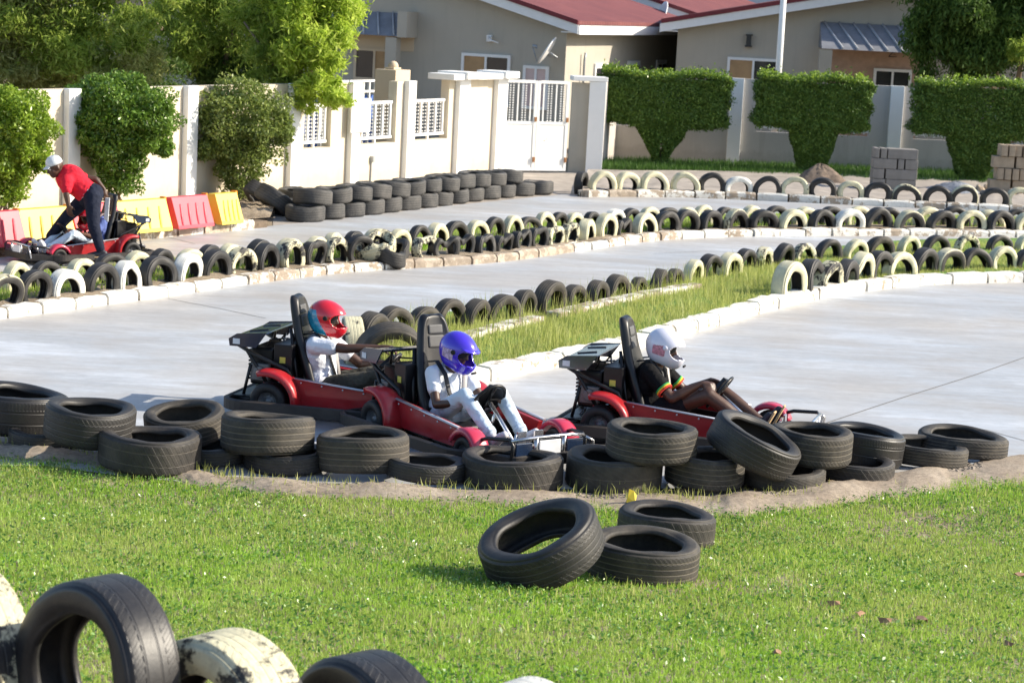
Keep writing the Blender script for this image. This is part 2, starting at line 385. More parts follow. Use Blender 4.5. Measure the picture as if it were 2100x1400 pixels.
# ================================================================ setting
def painted(name, paint, bare, worn, tone=(.0,), rough=.8):
    m_, n, p = NT(name)
    f = noise(n, 5, 8, .75); g = noise(n, 40, 4, .7)
    b_ = ramp(n, noise(n, 3, 5), [(.3, tuple(k * .7 for k in bare)), (.7, bare)])
    pc = ramp(n, noise(n, 9, 5, .7), [(.3, tuple(k * .82 for k in paint)), (.6, paint)])
    c_ = mix(n, ramp(n, f, [(worn - .02, (0, 0, 0)), (worn + .04, (1, 1, 1))]), b_, pc)
    c_ = mix(n, .25, c_, ramp(n, g, [(.3, (.25,) * 3), (.7, (.7,) * 3)]), 'OVERLAY')
    n.links.new(c_, p.inputs['Base Color']); p.inputs['Roughness'].default_value = rough; bump(n, p, g, .5, .01); return m_
M['kerb_white'] = painted('kerb_white_paint', (.78, .76, .70), (.40, .32, .23), .41)
M['kerb_worn'] = painted('kerb_worn_paint', (.74, .72, .66), (.40, .32, .24), .50)
M['kerb_bare'] = painted('kerb_bare_stone', (.50, .42, .33), (.36, .29, .22), .5)
M['joint'] = simple('joint_sand', (.16, .12, .085), 1, var=.3, scale=20)
# ---- ground as one sheet
mb = MB(); xs = list(np.linspace(-14, 14, 57)); ys = list(np.linspace(-6, 18, 97)) + [30, 60, 120, 300, 900]
xs = [-900, -200, -60] + xs + [60, 200, 900]
for y in ys:
    for x in xs: mb.v.append((x, y, gz(x, y) - .012))
nx = len(xs)
for j in range(len(ys) - 1):
    for i in range(nx - 1): mb.f.append((j * nx + i, j * nx + i + 1, (j + 1) * nx + i + 1, (j + 1) * nx + i)); mb.mi.append(0); mb.sm.append(True)
tag(mb.build('ground', M['dirt']), kind='structure')
# ---- track
outline = [(-1400, 930), (-250, 950), (100, 955), (250, 975), (420, 992), (700, 1000), (1050, 1003), (1450, 1000), (1750, 978), (2000, 950), (2400, 890), (2500, 470), (2100, 437), (1700, 418), (1400, 405), (1190, 403), (1160, 398), (900, 424), (700, 448), (530, 466), (275, 494), (-250, 560), (-1400, 700)]
mb = MB(); mb.add([G(x, y) for x, y in outline], [tuple(range(len(outline)))[::-1]], 0)
tr_ = mb.build('track', M['track']); tag(tr_, kind='structure')
# gravelled apron by the gate
mb = MB(); mb.add([G(x, y) + Vector((0, 0, -.006)) for x, y in [(560, 470), (560, 400), (1012, 352), (1160, 353), (1225, 352), (1250, 400), (1160, 404), (900, 430)]], [tuple(range(8))[::-1]], 0)
M['apron'] = simple('apron_dirt', (.34, .30, .26), .95, var=.25, scale=3, bmp=.4)
tag(mb.build('gateway_apron', M['apron']), kind='structure')
M['crack'] = simple('joint_line', (.16, .155, .15), .9)
mb = MB()
for L in ([(1690, 868), (1850, 815), (2000, 768), (2130, 722)], [(345, 612), (450, 632), (545, 652)], [(1030, 842), (1100, 858), (1190, 880)], [(330, 482), (400, 500)], [(1340, 520), (1440, 515), (1640, 522)], [(2020, 880), (2110, 905)]):
    P = [G(x, y, .004) for x, y in L]
    for a, b in zip(P, P[1:]):
        d = (b - a).normalized(); q = Vector((-d.y, d.x, 0)) * .006; mb.add([a - q, b - q, b + q, a + q], [(0, 1, 2, 3)])
tag(mb.build('track_joint', M['crack']), kind='structure')
# ---- kerbs
def kerb(name, pxl, mats, h=.16, wd=.15, side=1, step=.5, choose=None, jit=.012, zb=-.02):
    line = smoothline([G(x, y) for x, y in pxl]); st = along(line, step); mb = MB(); rg = random.Random(len(pxl) * 13 + int(pxl[0][1]))
    for i in range(len(st) - 1):
        a, b = st[i][0], st[i + 1][0]; d = (b - a).normalized(); nrm = Vector((-d.y, d.x, 0)) * side
        L = (b - a).length - .035; rot = Matrix((d, Vector((-d.y, d.x, 0)), Vector((0, 0, 1)))).transposed()
        hh = h + rg.uniform(-jit, jit); k = choose(i / max(1, len(st) - 2), rg) if choose else 0
        c = (a + b) / 2 + nrm * (wd / 2 + rg.uniform(-jit, jit)); c.z = zb + hh / 2
        # chipped stone: box cut in 4 along its length with jittered top corners
        m_ = 5; vs = []
        for q in range(m_ + 1):
            x = -L / 2 + L * q / m_
            for (yy, zz) in ((-wd / 2, -hh / 2), (wd / 2, -hh / 2), (wd / 2, hh / 2), (-wd / 2 + .025, hh / 2), (-wd / 2, hh / 2 - .03)):
                j_ = rg.uniform(-.006, .006) if zz > -hh / 2 else 0
                e_ = -.012 if q in (0, m_) and zz > 0 else 0
                vs.append(c + rot @ Vector((x, (yy if side > 0 else -yy) + j_, zz + j_ + e_)))
        fs = [(q * 5 + t, q * 5 + (t + 1) % 5, (q + 1) * 5 + (t + 1) % 5, (q + 1) * 5 + t) for q in range(m_) for t in range(5)] + [(4, 3, 2, 1, 0), tuple(m_ * 5 + t for t in range(5))]
        mb.add(vs, fs, k)
    # sandy mortar core just inside the stones
    for a, b in zip(line, line[1:]):
        d = (b - a).normalized(); nrm = Vector((-d.y, d.x, 0)) * side
        a2, b2 = a + nrm * .05, b + nrm * .05
        a3, b3 = a + nrm * (wd - .02), b + nrm * (wd - .02)
        z = zb + h - .05
        vs = [Vector((q.x, q.y, zz)) for q in (a2, b2, b3, a3) for zz in (zb, z)]
        mb.add(vs, [(1, 3, 5, 7), (0, 2, 3, 1), (4, 6, 7, 5)], len(mats) - 1)
    return tag(mb.build(name, mats), kind='structure')
KM = [M['kerb_white'], M['kerb_worn'], M['kerb_bare'], M['joint']]
kB = [(-60, 662), (60, 647), (350, 607), (520, 582), (700, 560), (850, 553 - 3), (1010, 539), (1150, 521), (1293, 500), (1400, 490), (1547, 485), (1853, 484), (2100, 487), (2300, 490)]
kerb('middle_island_kerb', kB, KM, h=.135, choose=lambda t, r: (0 if t < .2 else 1 if t < .34 else 2 if t < .5 else 0 if r.random() < .6 else 1))
kC = [(838, 815), (880, 806), (965, 790), (1100, 762), (1240, 735), (1400, 690), (1520, 655), (1640, 622), (1760, 600), (1880, 586), (2000, 581), (2120, 579), (2320, 580)]
kerb('near_island_kerb', kC, KM, h=.16, wd=.17, step=.62, choose=lambda t, r: 0)
kA = [(1192, 404), (1300, 404), (1400, 405), (1550, 410), (1700, 418), (1850, 425), (2000, 432), (2110, 437), (2300, 447)]
kerb('far_kerb', kA, KM, h=.15, step=.6, choose=lambda t, r: 2 if t < .16 and r.random() < .6 else 1 if r.random() < .5 else 0)
kerb('far_return_kerb', [(1192, 404), (1196, 392), (1200, 384)], KM, h=.15, side=-1, step=.7, choose=lambda t, r: 2)
kL = [(-60, 524), (120, 513), (275, 494), (400, 481), (553, 467)]
kerb('barrier_kerb', kL, KM, h=.17, wd=.3, step=.55, choose=lambda t, r: 2 if r.random() < .3 else 1)
def off(px, dy): return [(x, y + dy) for x, y in px]
# ---- islands: strips between a front line and a back line, a hand's breadth above the track
def strip(name, front, back, z, mat, nrow=10, n=80, bumpz=.02):
    A = smoothline([G(*q) for q in front]); B = smoothline([G(*q) for q in back])
    def pick(L, t):
        f = t * (len(L) - 1); i = min(int(f), len(L) - 2); return L[i].lerp(L[i + 1], f - i)
    mb = MB(); rg = random.Random(5)
    for i in range(n + 1):
        a, b = pick(A, i / n), pick(B, i / n)
        for j in range(nrow + 1):
            q = a.lerp(b, j / nrow); mb.v.append((q.x, q.y, z + (rg.uniform(-bumpz, bumpz) if 0 < j < nrow else 0)))
    for i in range(n):
        for j in range(nrow):
            k = i * (nrow + 1) + j; mb.f.append((k, k + nrow + 1, k + nrow + 2, k + 1)); mb.mi.append(0); mb.sm.append(True)
    for i in range(n):      # back skirt down to the track
        k = i * (nrow + 1) + nrow; k2 = k + nrow + 1
        v0, v1 = mb.v[k], mb.v[k2]; mb.add([v0, v1, (v1[0], v1[1], -.01), (v0[0], v0[1], -.01)], [(3, 2, 1, 0)])
    o = mb.build(name, mat); tag(o, kind='structure'); return A, B, pick
fB = [(x, y - 2) for x, y in kB]
bB = [(-60, 582), (330, 548), (700, 508), (1010, 472), (1293, 456), (1547, 451), (1853, 451), (2300, 462)]
isB = strip('middle_island', fB, bB, .11, M['dirt'])
fC = [(x, y - 2) for x, y in kC]
bC = [(740, 722), (870, 668), (1080, 640), (1300, 598), (1500, 556), (1700, 522), (1900, 505), (2320, 500)]
isC = strip('near_island', fC, bC, .11, M['soil'])
isA = strip('far_verge', off(kA, -3), [(1205, 358), (1300, 360), (1400, 360), (1550, 362), (1700, 366), (1850, 372), (2000, 378), (2110, 382), (2300, 392)], .11, M['apron'])
isL = strip('barrier_verge', off(kL, -5), [(-60, 470), (120, 462), (275, 442), (400, 425), (575, 402)], .12, M['dirt'])
# broken white slab edge in front of the bare tyres of the near island
M['slab'] = painted('broken_slab', (.74, .71, .64), (.34, .27, .2), .5)
mb = MB(); rg = random.Random(3)
for a, d in along(smoothline([G(x, y, .12) for x, y in [(960, 692), (1050, 668), (1150, 645), (1250, 622), (1350, 602), (1430, 588)]]), .36):
    if rg.random() < .05: continue
    rot = Matrix((d, Vector((-d.y, d.x, 0)), Vector((0, 0, 1)))).transposed() @ RX(rg.uniform(-.03, .03)) @ RY(rg.uniform(-.02, .02))
    mb.box(a + Vector((0, 0, .0)), (rg.uniform(.33, .37), rg.uniform(.15, .2), .10), rot)
tag(mb.build('slab_edging', M['slab'], bevel=.012), kind='structure')
# ================================================================ grass
def blades(name, P, hmin, hmax, wd, mat, lean=.5, clump=None, seg=1):
    N = len(P); a = rng.uniform(0, 2 * np.pi, N); h = rng.uniform(hmin, hmax, N)
    l = rng.normal(0, lean, N); la = rng.uniform(0, 2 * np.pi, N)
    tx, ty = np.cos(la) * np.sin(l) * h, np.sin(la) * np.sin(l) * h; tz = h * np.cos(l)
    w_ = wd * rng.uniform(.6, 1.4, N)
    b0 = P + np.stack([-np.cos(a) * w_, -np.sin(a) * w_, np.full(N, -.01)], 1); b1 = P + np.stack([np.cos(a) * w_, np.sin(a) * w_, np.full(N, -.01)], 1)
    tip = P + np.stack([tx, ty, tz], 1)
    if seg == 1:
        V = np.stack([b0, b1, tip], 1).reshape(-1, 3); F = np.arange(3 * N).reshape(-1, 3); k = 3
    else:
        m0 = P + np.stack([tx * .35, ty * .35, tz * .6], 1); o_ = np.stack([np.cos(a) * w_ * .7, np.sin(a) * w_ * .7, np.zeros(N)], 1)
        V = np.stack([b0, b1, m0 + o_, m0 - o_, tip], 1).reshape(-1, 3)
    me = bpy.data.meshes.new(name)
    if seg == 1:
        me.vertices.add(3 * N); me.vertices.foreach_set('co', V.astype(np.float32).ravel()); me.loops.add(3 * N); me.loops.foreach_set('vertex_index', F.astype(np.int32).ravel())
        me.polygons.add(N); me.polygons.foreach_set('loop_start', (np.arange(N) * 3).astype(np.int32))
    else:
        me.vertices.add(5 * N); me.vertices.foreach_set('co', V.astype(np.float32).ravel())
        b = np.arange(N)[:, None] * 5; L = np.concatenate([b + np.array([0, 1, 2, 3]), b + np.array([3, 2, 4])], 1)
        me.loops.add(7 * N); me.loops.foreach_set('vertex_index', L.astype(np.int32).ravel())
        st = np.stack([np.arange(N) * 7, np.arange(N) * 7 + 4], 1).ravel(); me.polygons.add(2 * N); me.polygons.foreach_set('loop_start', st.astype(np.int32))
    me.update(calc_edges=True); me.materials.append(mat)
    o = bpy.data.objects.new(name, me); COL.objects.link(o); return o
def vnoise(x, y, s):        # cheap smooth patches
    return (np.sin(x * s * 1.7 + 1.3) * np.cos(y * s * 1.1 + .7) + np.sin((x + y) * s * .9 + 2.1) * .7 + np.sin((x * .6 - y * 1.3) * s * 2.3) * .5) / 2.2
def pxnp(P):
    V = P - np.array([0, 0, CAMZ]); d = V @ np.array(_F)
    return 1050 + F_PX * (V @ np.array(_R)) / d, 700 - F_PX * (V @ np.array(_U)) / d
bank_edge = [(-200, 918), (0, 925), (120, 935), (250, 962), (400, 985), (560, 1003), (700, 1010), (900, 1018), (1100, 1030), (1260, 1040), (1400, 1052), (1550, 1040), (1700, 1022), (1850, 1003), (2000, 982), (2150, 975), (2400, 960)]
def lawn_points(N):
    N = int(N * 1.05)
    x = rng.uniform(-6, 6, N); y = 5.6 + (17.6 - 5.6) * rng.uniform(0, 1, N) ** .8
    z = .80 * (np.maximum(14.2 - y, 0) / 6.9) ** 1.25; P = np.stack([x, y, z], 1)
    px, py = pxnp(P); be = np.interp(px, [q[0] for q in bank_edge], [q[1] for q in bank_edge])
    k = (px > -60) & (px < 2160) & (py < 1500) & (py > be + 6 * np.sin(px * .05) + rng.normal(0, 5, N)); return P[k]
P = lawn_points(620000)
hm = .030 + .016 * vnoise(P[:, 0], P[:, 1], 1.6)
sel = vnoise(P[:, 0], P[:, 1], 1.3) + .6 * vnoise(P[:, 0] * 5, P[:, 1] * 5, 1.9) + rng.normal(0, .4, len(P)) > -.8; P = P[sel]
tag(blades('lawn', P, .012, .032, .0045, M['grass'], .75), 'short bright green lawn in the foreground, dotted with pale seed heads', 'grass', kind='stuff')
P2 = lawn_points(14000); k = vnoise(P2[:, 0], P2[:, 1], 1.0) > -.2; P2 = P2[k]
tag(blades('tall_lawn_grass', P2, .04, .075, .0035, M['wisp'], .5, seg=2), 'longer yellow green blades standing out of the foreground lawn', 'grass', kind='stuff')
# clover-like leaves that catch the sun
def leaves(name, C, size, mat, elong=1.0, normal_up=.0, droop=0.0):
    N = len(C)
    nrm = rng.normal(0, 1, (N, 3)); nrm[:, 2] += normal_up; nrm /= np.linalg.norm(nrm, axis=1)[:, None]
    t = rng.normal(0, 1, (N, 3)); t[:, 2] -= droop
    t -= nrm * (t * nrm).sum(1)[:, None]; t /= np.linalg.norm(t, axis=1)[:, None]; b = np.cross(nrm, t)
    s = (size * rng.uniform(.6, 1.35, N))[:, None]
    V = np.stack([C - t * s * elong, C + b * s * .42 + nrm * s * .12, C + t * s * elong, C - b * s * .42 + nrm * s * .12], 1).reshape(-1, 3)
    me = bpy.data.meshes.new(name); me.vertices.add(4 * N); me.vertices.foreach_set('co', V.astype(np.float32).ravel())
    L = (np.arange(N)[:, None] * 4 + np.array([0, 1, 2, 3])).astype(np.int32); me.loops.add(4 * N); me.loops.foreach_set('vertex_index', L.ravel())
    me.polygons.add(N); me.polygons.foreach_set('loop_start', (np.arange(N) * 4).astype(np.int32)); me.update(calc_edges=True); me.materials.append(mat)
    o = bpy.data.objects.new(name, me); COL.objects.link(o); return o
M['clover'] = leafmat('clover_leaf', (.2, .34, .06), (.34, .48, .12), (.55, .64, .36), .3, 2, .3, .6)
P3 = lawn_points(60000); k = (vnoise(P3[:, 0] + 3, P3[:, 1], 1.4) + rng.normal(0, .4, len(P3))) > -.1; P3 = P3[k]; P3[:, 2] += rng.uniform(.015, .04, len(P3))
tag(leaves('clover', P3, .008, M['clover'], .9, 1.5), 'tiny glossy clover leaves scattered through the lawn', 'ground cover', kind='stuff')
P4 = lawn_points(120000); k = (.8 * vnoise(P4[:, 0] + 1, P4[:, 1], 2.1) + .8 * vnoise(P4[:, 0] * 4, P4[:, 1] * 4 + 2, 1.7) + rng.normal(0, .4, len(P4))) > .0; P4 = P4[k]; P4[:, 2] += rng.uniform(.008, .03, len(P4))
M['broad'] = leafmat('broad_weed_leaf', (.05, .14, .02), (.12, .27, .035), (.26, .42, .08), .35, 2, .35, .6)
tag(leaves('broad_weeds', P4, .015, M['broad'], .9, 1.2), 'darker broad leaved weeds growing in patches through the lawn', 'ground cover', kind='stuff')
def in_strip(S_, N, lo=0.0, hi=1.0, t0=0.0, t1=1.0, z=.11):
    A, B, pick = S_; A_ = np.array([tuple(v) for v in A]); B_ = np.array([tuple(v) for v in B])
    t = rng.uniform(t0, t1, N); s = rng.uniform(lo, hi, N)
    def at(L): f = t * (len(L) - 1); i = np.minimum(f.astype(int), len(L) - 2); return L[i] + (L[i + 1] - L[i]) * (f - i)[:, None]
    q = at(A_) * (1 - s)[:, None] + at(B_) * s[:, None]; q[:, 2] = z; return q
P = in_strip(isC, 100000, .05, .9); P = P[(vnoise(P[:, 0], P[:, 1], 2.2) + rng.normal(0, .5, len(P))) > -.8]
tag(blades('island_grass', P, .02, .075, .005, M['wisp'], .7), 'green grass covering the near island between its kerb and tyres', 'grass', kind='stuff')
P = in_strip(isC, 6500, .08, .93, 0, .6); P = P[(vnoise(P[:, 0] * 2, P[:, 1], 2.5) + rng.normal(0, .4, len(P))) > -.1]
tag(blades('wispy_grass', P, .10, .28, .0033, M['wisp'], .3, seg=2), 'tall wispy seeding grass on the near island', 'grass', kind='stuff')
P = in_strip(isB, 42000, .18, .9)
P = P[(vnoise(P[:, 0] * 2, P[:, 1], 2.0) + rng.normal(0, .5, len(P))) > -.6]
tag(blades('strip_grass', P, .03, .10, .006, M['grass'], .5), 'green grass growing between the two tyre rows of the middle island', 'grass', kind='stuff')
# weeds at the foot of the right hand wall (shaded)
def verge_pts(poly, N, z=0.0):
    a, b, c, d = [np.array(tuple(G(*q))) for q in poly]; s = rng.uniform(0, 1, N)[:, None]; t = rng.uniform(0, 1, N)[:, None]
    q = (a * (1 - s) + b * s) * (1 - t) + (d * (1 - s) + c * s) * t; q[:, 2] = z; return q
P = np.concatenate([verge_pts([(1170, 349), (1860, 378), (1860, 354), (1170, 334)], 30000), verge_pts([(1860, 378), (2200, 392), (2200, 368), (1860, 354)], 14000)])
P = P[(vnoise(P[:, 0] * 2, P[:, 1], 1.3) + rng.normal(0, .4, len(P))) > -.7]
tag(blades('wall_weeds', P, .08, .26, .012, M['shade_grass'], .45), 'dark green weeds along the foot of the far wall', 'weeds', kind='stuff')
# stems near the front tyres
def along_px(pts, N, jx=8, jy=5):
    i = rng.integers(0, len(pts) - 1, N); t = rng.uniform(0, 1, N); a = np.array(pts, float)
    q = a[i] * (1 - t)[:, None] + a[i + 1] * t[:, None] + rng.normal(0, 1, (N, 2)) * [jx, jy]
    return np.array([tuple(GT(*v)) for v in q])
P = along_px([(0, 918), (130, 925), (420, 975), (560, 1000), (760, 1008), (1000, 1012), (1290, 1018), (1420, 1030), (1700, 1015)], 1100)
tag(blades('verge_stems', P, .03, .12, .0035, M['wisp'], .4, seg=2), 'thin pale grass stems along the dirt edge of the lawn', 'grass', kind='stuff')
# ---- raised dirt edge between lawn and track
M['bank'] = M['gravel']
mb = MB(); top = smoothline([G(x, y) for x, y in [(-200, 900), (0, 906), (150, 918), (300, 945), (420, 968), (560, 985), (760, 995), (1000, 1003), (1250, 1008), (1440, 1012), (1560, 1005), (1750, 985), (1900, 955), (2050, 935), (2300, 905)]], 16)
bot = smoothline([G(x, y) for x, y in [(-200, 940), (0, 944), (150, 952), (300, 978), (420, 997), (560, 1014), (760, 1022), (1000, 1032), (1250, 1046), (1440, 1060), (1560, 1055), (1750, 1030), (1900, 1012), (2050, 995), (2300, 980)]], 16)
nj = 12; rg = random.Random(8)
for i, (a, b) in enumerate(zip(top, bot)):
    for j in range(nj + 1):
        q = a.lerp(b, j / nj); hgt = .06 * math.sin(math.pi * min(1, (j / nj) * 1.05)) ** .6 * (.8 + .5 * math.sin(i * .21) * math.sin(i * .13 + 1))
        mb.v.append((q.x, q.y, -.011 + max(0, hgt) + (rg.uniform(-.007, .007) if 0 < j < nj else 0)))
for i in range(len(top) - 1):
    for j in range(nj): k = i * (nj + 1) + j; mb.f.append((k, k + 1, k + nj + 2, k + nj + 1)); mb.mi.append(0 if .12 < math.sin(i * .17 + 2) * .5 + .5 or j > 4 else 1); mb.sm.append(True)
m_, n, p = NT('worn_edge'); f = noise(n, 2.2, 6, .7); g = noise(n, 26, 5, .8)
c_ = ramp(n, f, [(.3, (.22, .17, .125)), (.55, (.33, .27, .205)), (.75, (.42, .355, .28))]); c_ = mix(n, .5, c_, ramp(n, g, [(.35, (.2, .2, .2)), (.65, (.78, .78, .78))]), 'OVERLAY')
n.links.new(c_, p.inputs['Base Color']); p.inputs['Roughness'].default_value = .95; bump(n, p, g, .45, .012); M['worn'] = m_
tag(mb.build('dirt_edge', [M['worn'], M['gravel']]), kind='structure')
# ================================================================ tyres
ORD = ['first', 'second', 'third', 'fourth', 'fifth', 'sixth', 'seventh', 'eighth', 'ninth', 'tenth', 'eleventh', 'twelfth', 'thirteenth', 'fourteenth', 'fifteenth', 'sixteenth', 'seventeenth', 'eighteenth', 'nineteenth', 'twentieth', 'twenty-first', 'twenty-second', 'twenty-third', 'twenty-fourth', 'twenty-fifth', 'twenty-sixth', 'twenty-seventh', 'twenty-eighth', 'twenty-ninth', 'thirtieth', 'thirty-first', 'thirty-second', 'thirty-third', 'thirty-fourth', 'thirty-fifth', 'thirty-sixth', 'thirty-seventh', 'thirty-eighth', 'thirty-ninth', 'fortieth', 'forty-first', 'forty-second', 'forty-third', 'forty-fourth', 'forty-fifth']
MATS = {'d': ('rub', 'black'), 'g': ('rub_dust', 'dusty black'), 'c': ('cream', 'cream painted'), 'w': ('white', 'white painted'), 'o': ('cream_worn', 'flaking cream painted'), 't': ('cream_tread', 'cream edged black'), 'x': ('rub', 'buckled black'), 'y': ('cream_worn', 'buckled cream and black')}
def lab(code, rest):
    a = MATS[code][1]
    return (a if 'tyre' in a else a + ' tyre') + ' ' + rest
def arch(code, p, nrm, R_scale, label, group, rg, kind='arch', sink=.06, z=.11):
    yaw = math.atan2(nrm.x, -nrm.y) + rg.uniform(-.16, .16)
    R = GEO[kind][0] * R_scale
    pinch = 0; seed = rg.randrange(3)
    if code in 'xy': pinch = [.10, .14, .07][seed]
    spin = 0 if pinch else rg.uniform(0, 6.28)
    q = Vector((p.x, p.y, z + sink)); q += Vector((rg.uniform(-.02, .02), rg.uniform(-.02, .02), rg.uniform(-.03, .02)))
    return tyre(kind, MATS[code][0], q, stand(yaw, rg.uniform(-.12, .12), spin), label, group, R_scale, .005, seed, 0, pinch)
def row(pxl, step, codes, name, group, kind='arch', z=.11, start=0.0, side=1, sink=.06, back=0):
    rg = random.Random(len(codes) * 7 + int(pxl[0][0]) % 97)
    st = along(smoothline([G(x, y, 0 if back else z) for x, y in pxl]), step, start)
    i = 0
    for p, d in st:
        p = p + Vector((-d.y, d.x, 0)) * back
        x, y = PXY(p)
        if x < -45 or x > 2150: continue
        code = codes[min(i, len(codes) - 1)] if i < len(codes) else ('dc'[i % 2])
        nrm = Vector((d.y, -d.x, 0)) * side
        arch(code, p, nrm, rg.uniform(.96, 1.05), lab(code, f'standing {ORD[i]} from the left in {name}'), group, rg, kind, sink, z)
        i += 1
    return i
def on_px(line, px, z):
    lo, hi = 0.0, len(line) - 1.001
    for _ in range(60):
        t = (lo + hi) / 2; i = int(t); q = line[i].lerp(line[i + 1], t - i)
        if PXY(Vector((q.x, q.y, z)))[0] < px: lo = t
        else: hi = t
    i = int(t); return q, (line[min(i + 3, len(line) - 1)] - line[max(i - 3, 0)]).normalized()
def prow(pxl, L, name, group, back, kind='arch', z=.11, vis=.30, yawx=0.0, seed=1):
    """L: (column, code); the tyres stand on a line set back from the kerb, each as wide as the gap to its neighbours allows"""
    rg = random.Random(seed); base = smoothline([G(x, y, 0 if back else z) for x, y in pxl]); off_ = []
    for i, p in enumerate(base):
        d = (base[min(i + 1, len(base) - 1)] - base[max(i - 1, 0)]).normalized(); off_.append(p + Vector((-d.y, d.x, 0)) * back)
    P = [on_px(off_, px, z) for px, c in L]
    for i, (px, code) in enumerate(L):
        p, d = P[i]; gaps = [(P[k][0] - p).length for k in (i - 1, i + 1) if 0 <= k < len(P)]
        R = max(.225, min(.285, .5 * min(gaps) * 1.03)); sc = R / GEO[kind][0]
        nrm = Vector((d.y, -d.x, 0)); yaw = math.atan2(nrm.x, -nrm.y); nrm = Vector((math.sin(yaw + yawx), -math.cos(yaw + yawx), 0))
        arch(code, p, nrm, sc, lab(code, f'standing {ORD[i]} from the left in {name}'), group, rg, kind, vis - R, z)
    return len(P)
FB = [(10, 't'), (70, 'd'), (137, 'w'), (202, 'd'), (262, 'w'), (325, 'd'), (382, 'w'), (437, 'd'), (494, 'o'), (545, 'd'), (597, 'o'), (645, 'x'), (690, 'o'), (735, 'd'), (868, 'y'), (912, 'x'), (950, 'x'), (992, 'x'), (1033, 'x'), (1070, 'x'), (1103, 'x'), (1136, 'y'), (1168, 'y'), (1204, 'c'), (1242, 'c'), (1277, 'x'), (1320, 'c'), (1364, 'd'), (1408, 'd'), (1459, 'd'), (1512, 't'), (1567, 'd'), (1626, 'c'), (1684, 'd'), (1742, 'w'), (1800, 'd'), (1866, 't'), (1930, 'd'), (1991, 'c'), (2050, 'd'), (2110, 'c')]
prow(kB, FB, "the middle island's front row", 'tyres standing in the front row of the middle island', .27, vis=.31, yawx=.10)
BB = [(34, 'c'), (95, 'd'), (167, 'c'), (225, 'd'), (280, 'c'), (328, 'd'), (384, 'c'), (430, 'd'), (467, 'c'), (525, 'd'), (590, 'c'), (645, 'c'), (682, 'c'), (725, 'd'), (772, 'c'), (820, 'c'), (858, 'd'), (898, 'c'), (936, 'd'), (977, 'c'), (1010, 'd'), (1048, 'c'), (1083, 'd'), (1114, 'c'), (1146, 'd'), (1180, 'c'), (1218, 'd'), (1258, 'w'), (1294, 'd'), (1332, 'c'), (1370, 'd'), (1406, 'c'), (1442, 'c'), (1488, 'd'), (1540, 'c'), (1592, 'd'), (1650, 'c'), (1707, 'd'), (1763, 'c'), (1822, 'd'), (1897, 'c'), (1958, 'd'), (2028, 'c'), (2085, 'd')]
prow([(-60, 603), (34, 595), (330, 562), (590, 536), (850, 508), (1000, 489), (1240, 471), (1440, 462), (1640, 460), (1900, 461), (2200, 467)], BB, "the middle island's back row", 'tyres standing in the back row of the middle island', .0, 'arch_b', yawx=.05, seed=2)
FA = [(1234, 'c'), (1287, 'c'), (1341, 'c'), (1402, 'c'), (1459, 'd'), (1515, 'w'), (1573, 'd'), (1630, 'c'), (1688, 'd'), (1744, 'c'), (1801, 'd'), (1860, 't'), (1920, 'd'), (1977, 't'), (2037, 'd'), (2092, 'c')]
prow(kA, FA, 'the far row by the wall', 'tyres standing in the far row by the wall', .26, vis=.34, seed=3)
# collapsed carcass lying flat among the standing tyres
tyre('arch_fat', 'rub', G(800, 532, .11) + Vector((0, .05, .07)), Euler((.12, -.08, .4)), "collapsed black tyre lying flat in the gap of the middle island's front row", 'tyres standing in the front row of the middle island', 1.0, .03, 2, .08)
tyre('arch', 'cream_worn', G(772, 533, .11) + Vector((0, .12, .16)), Euler((.45, -.25, .4)), 'collapsed cream tyre slumped over the flat black one', 'tyres standing in the front row of the middle island', .95, .03, 1, .08)
rg = random.Random(4)
arch('d', G(1192, 384, .11), Vector((1, -.2, 0)), 1, lab('d', 'standing edge-on at the gate end of the far row'), 'tyres standing in the far row by the wall', rg, 'arch', .06)
def explicit(L, name, group, line, z=.11, kf=1.0, kind='arch'):
    rg = random.Random(len(L)); n_ = len(L)
    pts = [G((a + b) / 2, base, z) for a, b, top, base, c in L]
    for i, (a, b, top, base, c) in enumerate(L):
        p = pts[i]; d = (pts[min(i + 2, n_ - 1)] - pts[max(i - 2, 0)]).normalized(); nrm = Vector((d.y, -d.x, 0))
        vis = (base - top) / S(p.y) * 1.0
        R = vis * kf * .86; sc = R / GEO[kind][0]
        q = p + nrm * -.12
        arch(c, q, nrm, sc, lab(c, f'standing {ORD[i]} from the left in {name}'), group, rg, kind, vis - R, z)
explicit([(1605, 1667, 541, 605, 'c'), (1658, 1705, 534, 595, 'd'), (1700, 1738, 532, 590, 'o'), (1730, 1768, 527, 580, 'd'), (1758, 1803, 519, 573, 'c'), (1797, 1835, 516, 568, 'd'), (1835, 1883, 516, 565, 'c'), (1880, 1932, 508, 560, 'd'), (1932, 1988, 508, 557, 't'), (1985, 2042, 508, 553, 'd'), (2038, 2097, 508, 552, 'c'), (2090, 2150, 508, 552, 'd')],
         "the near island's kerb row", 'tyres standing in the kerb-side row of the near island', None)
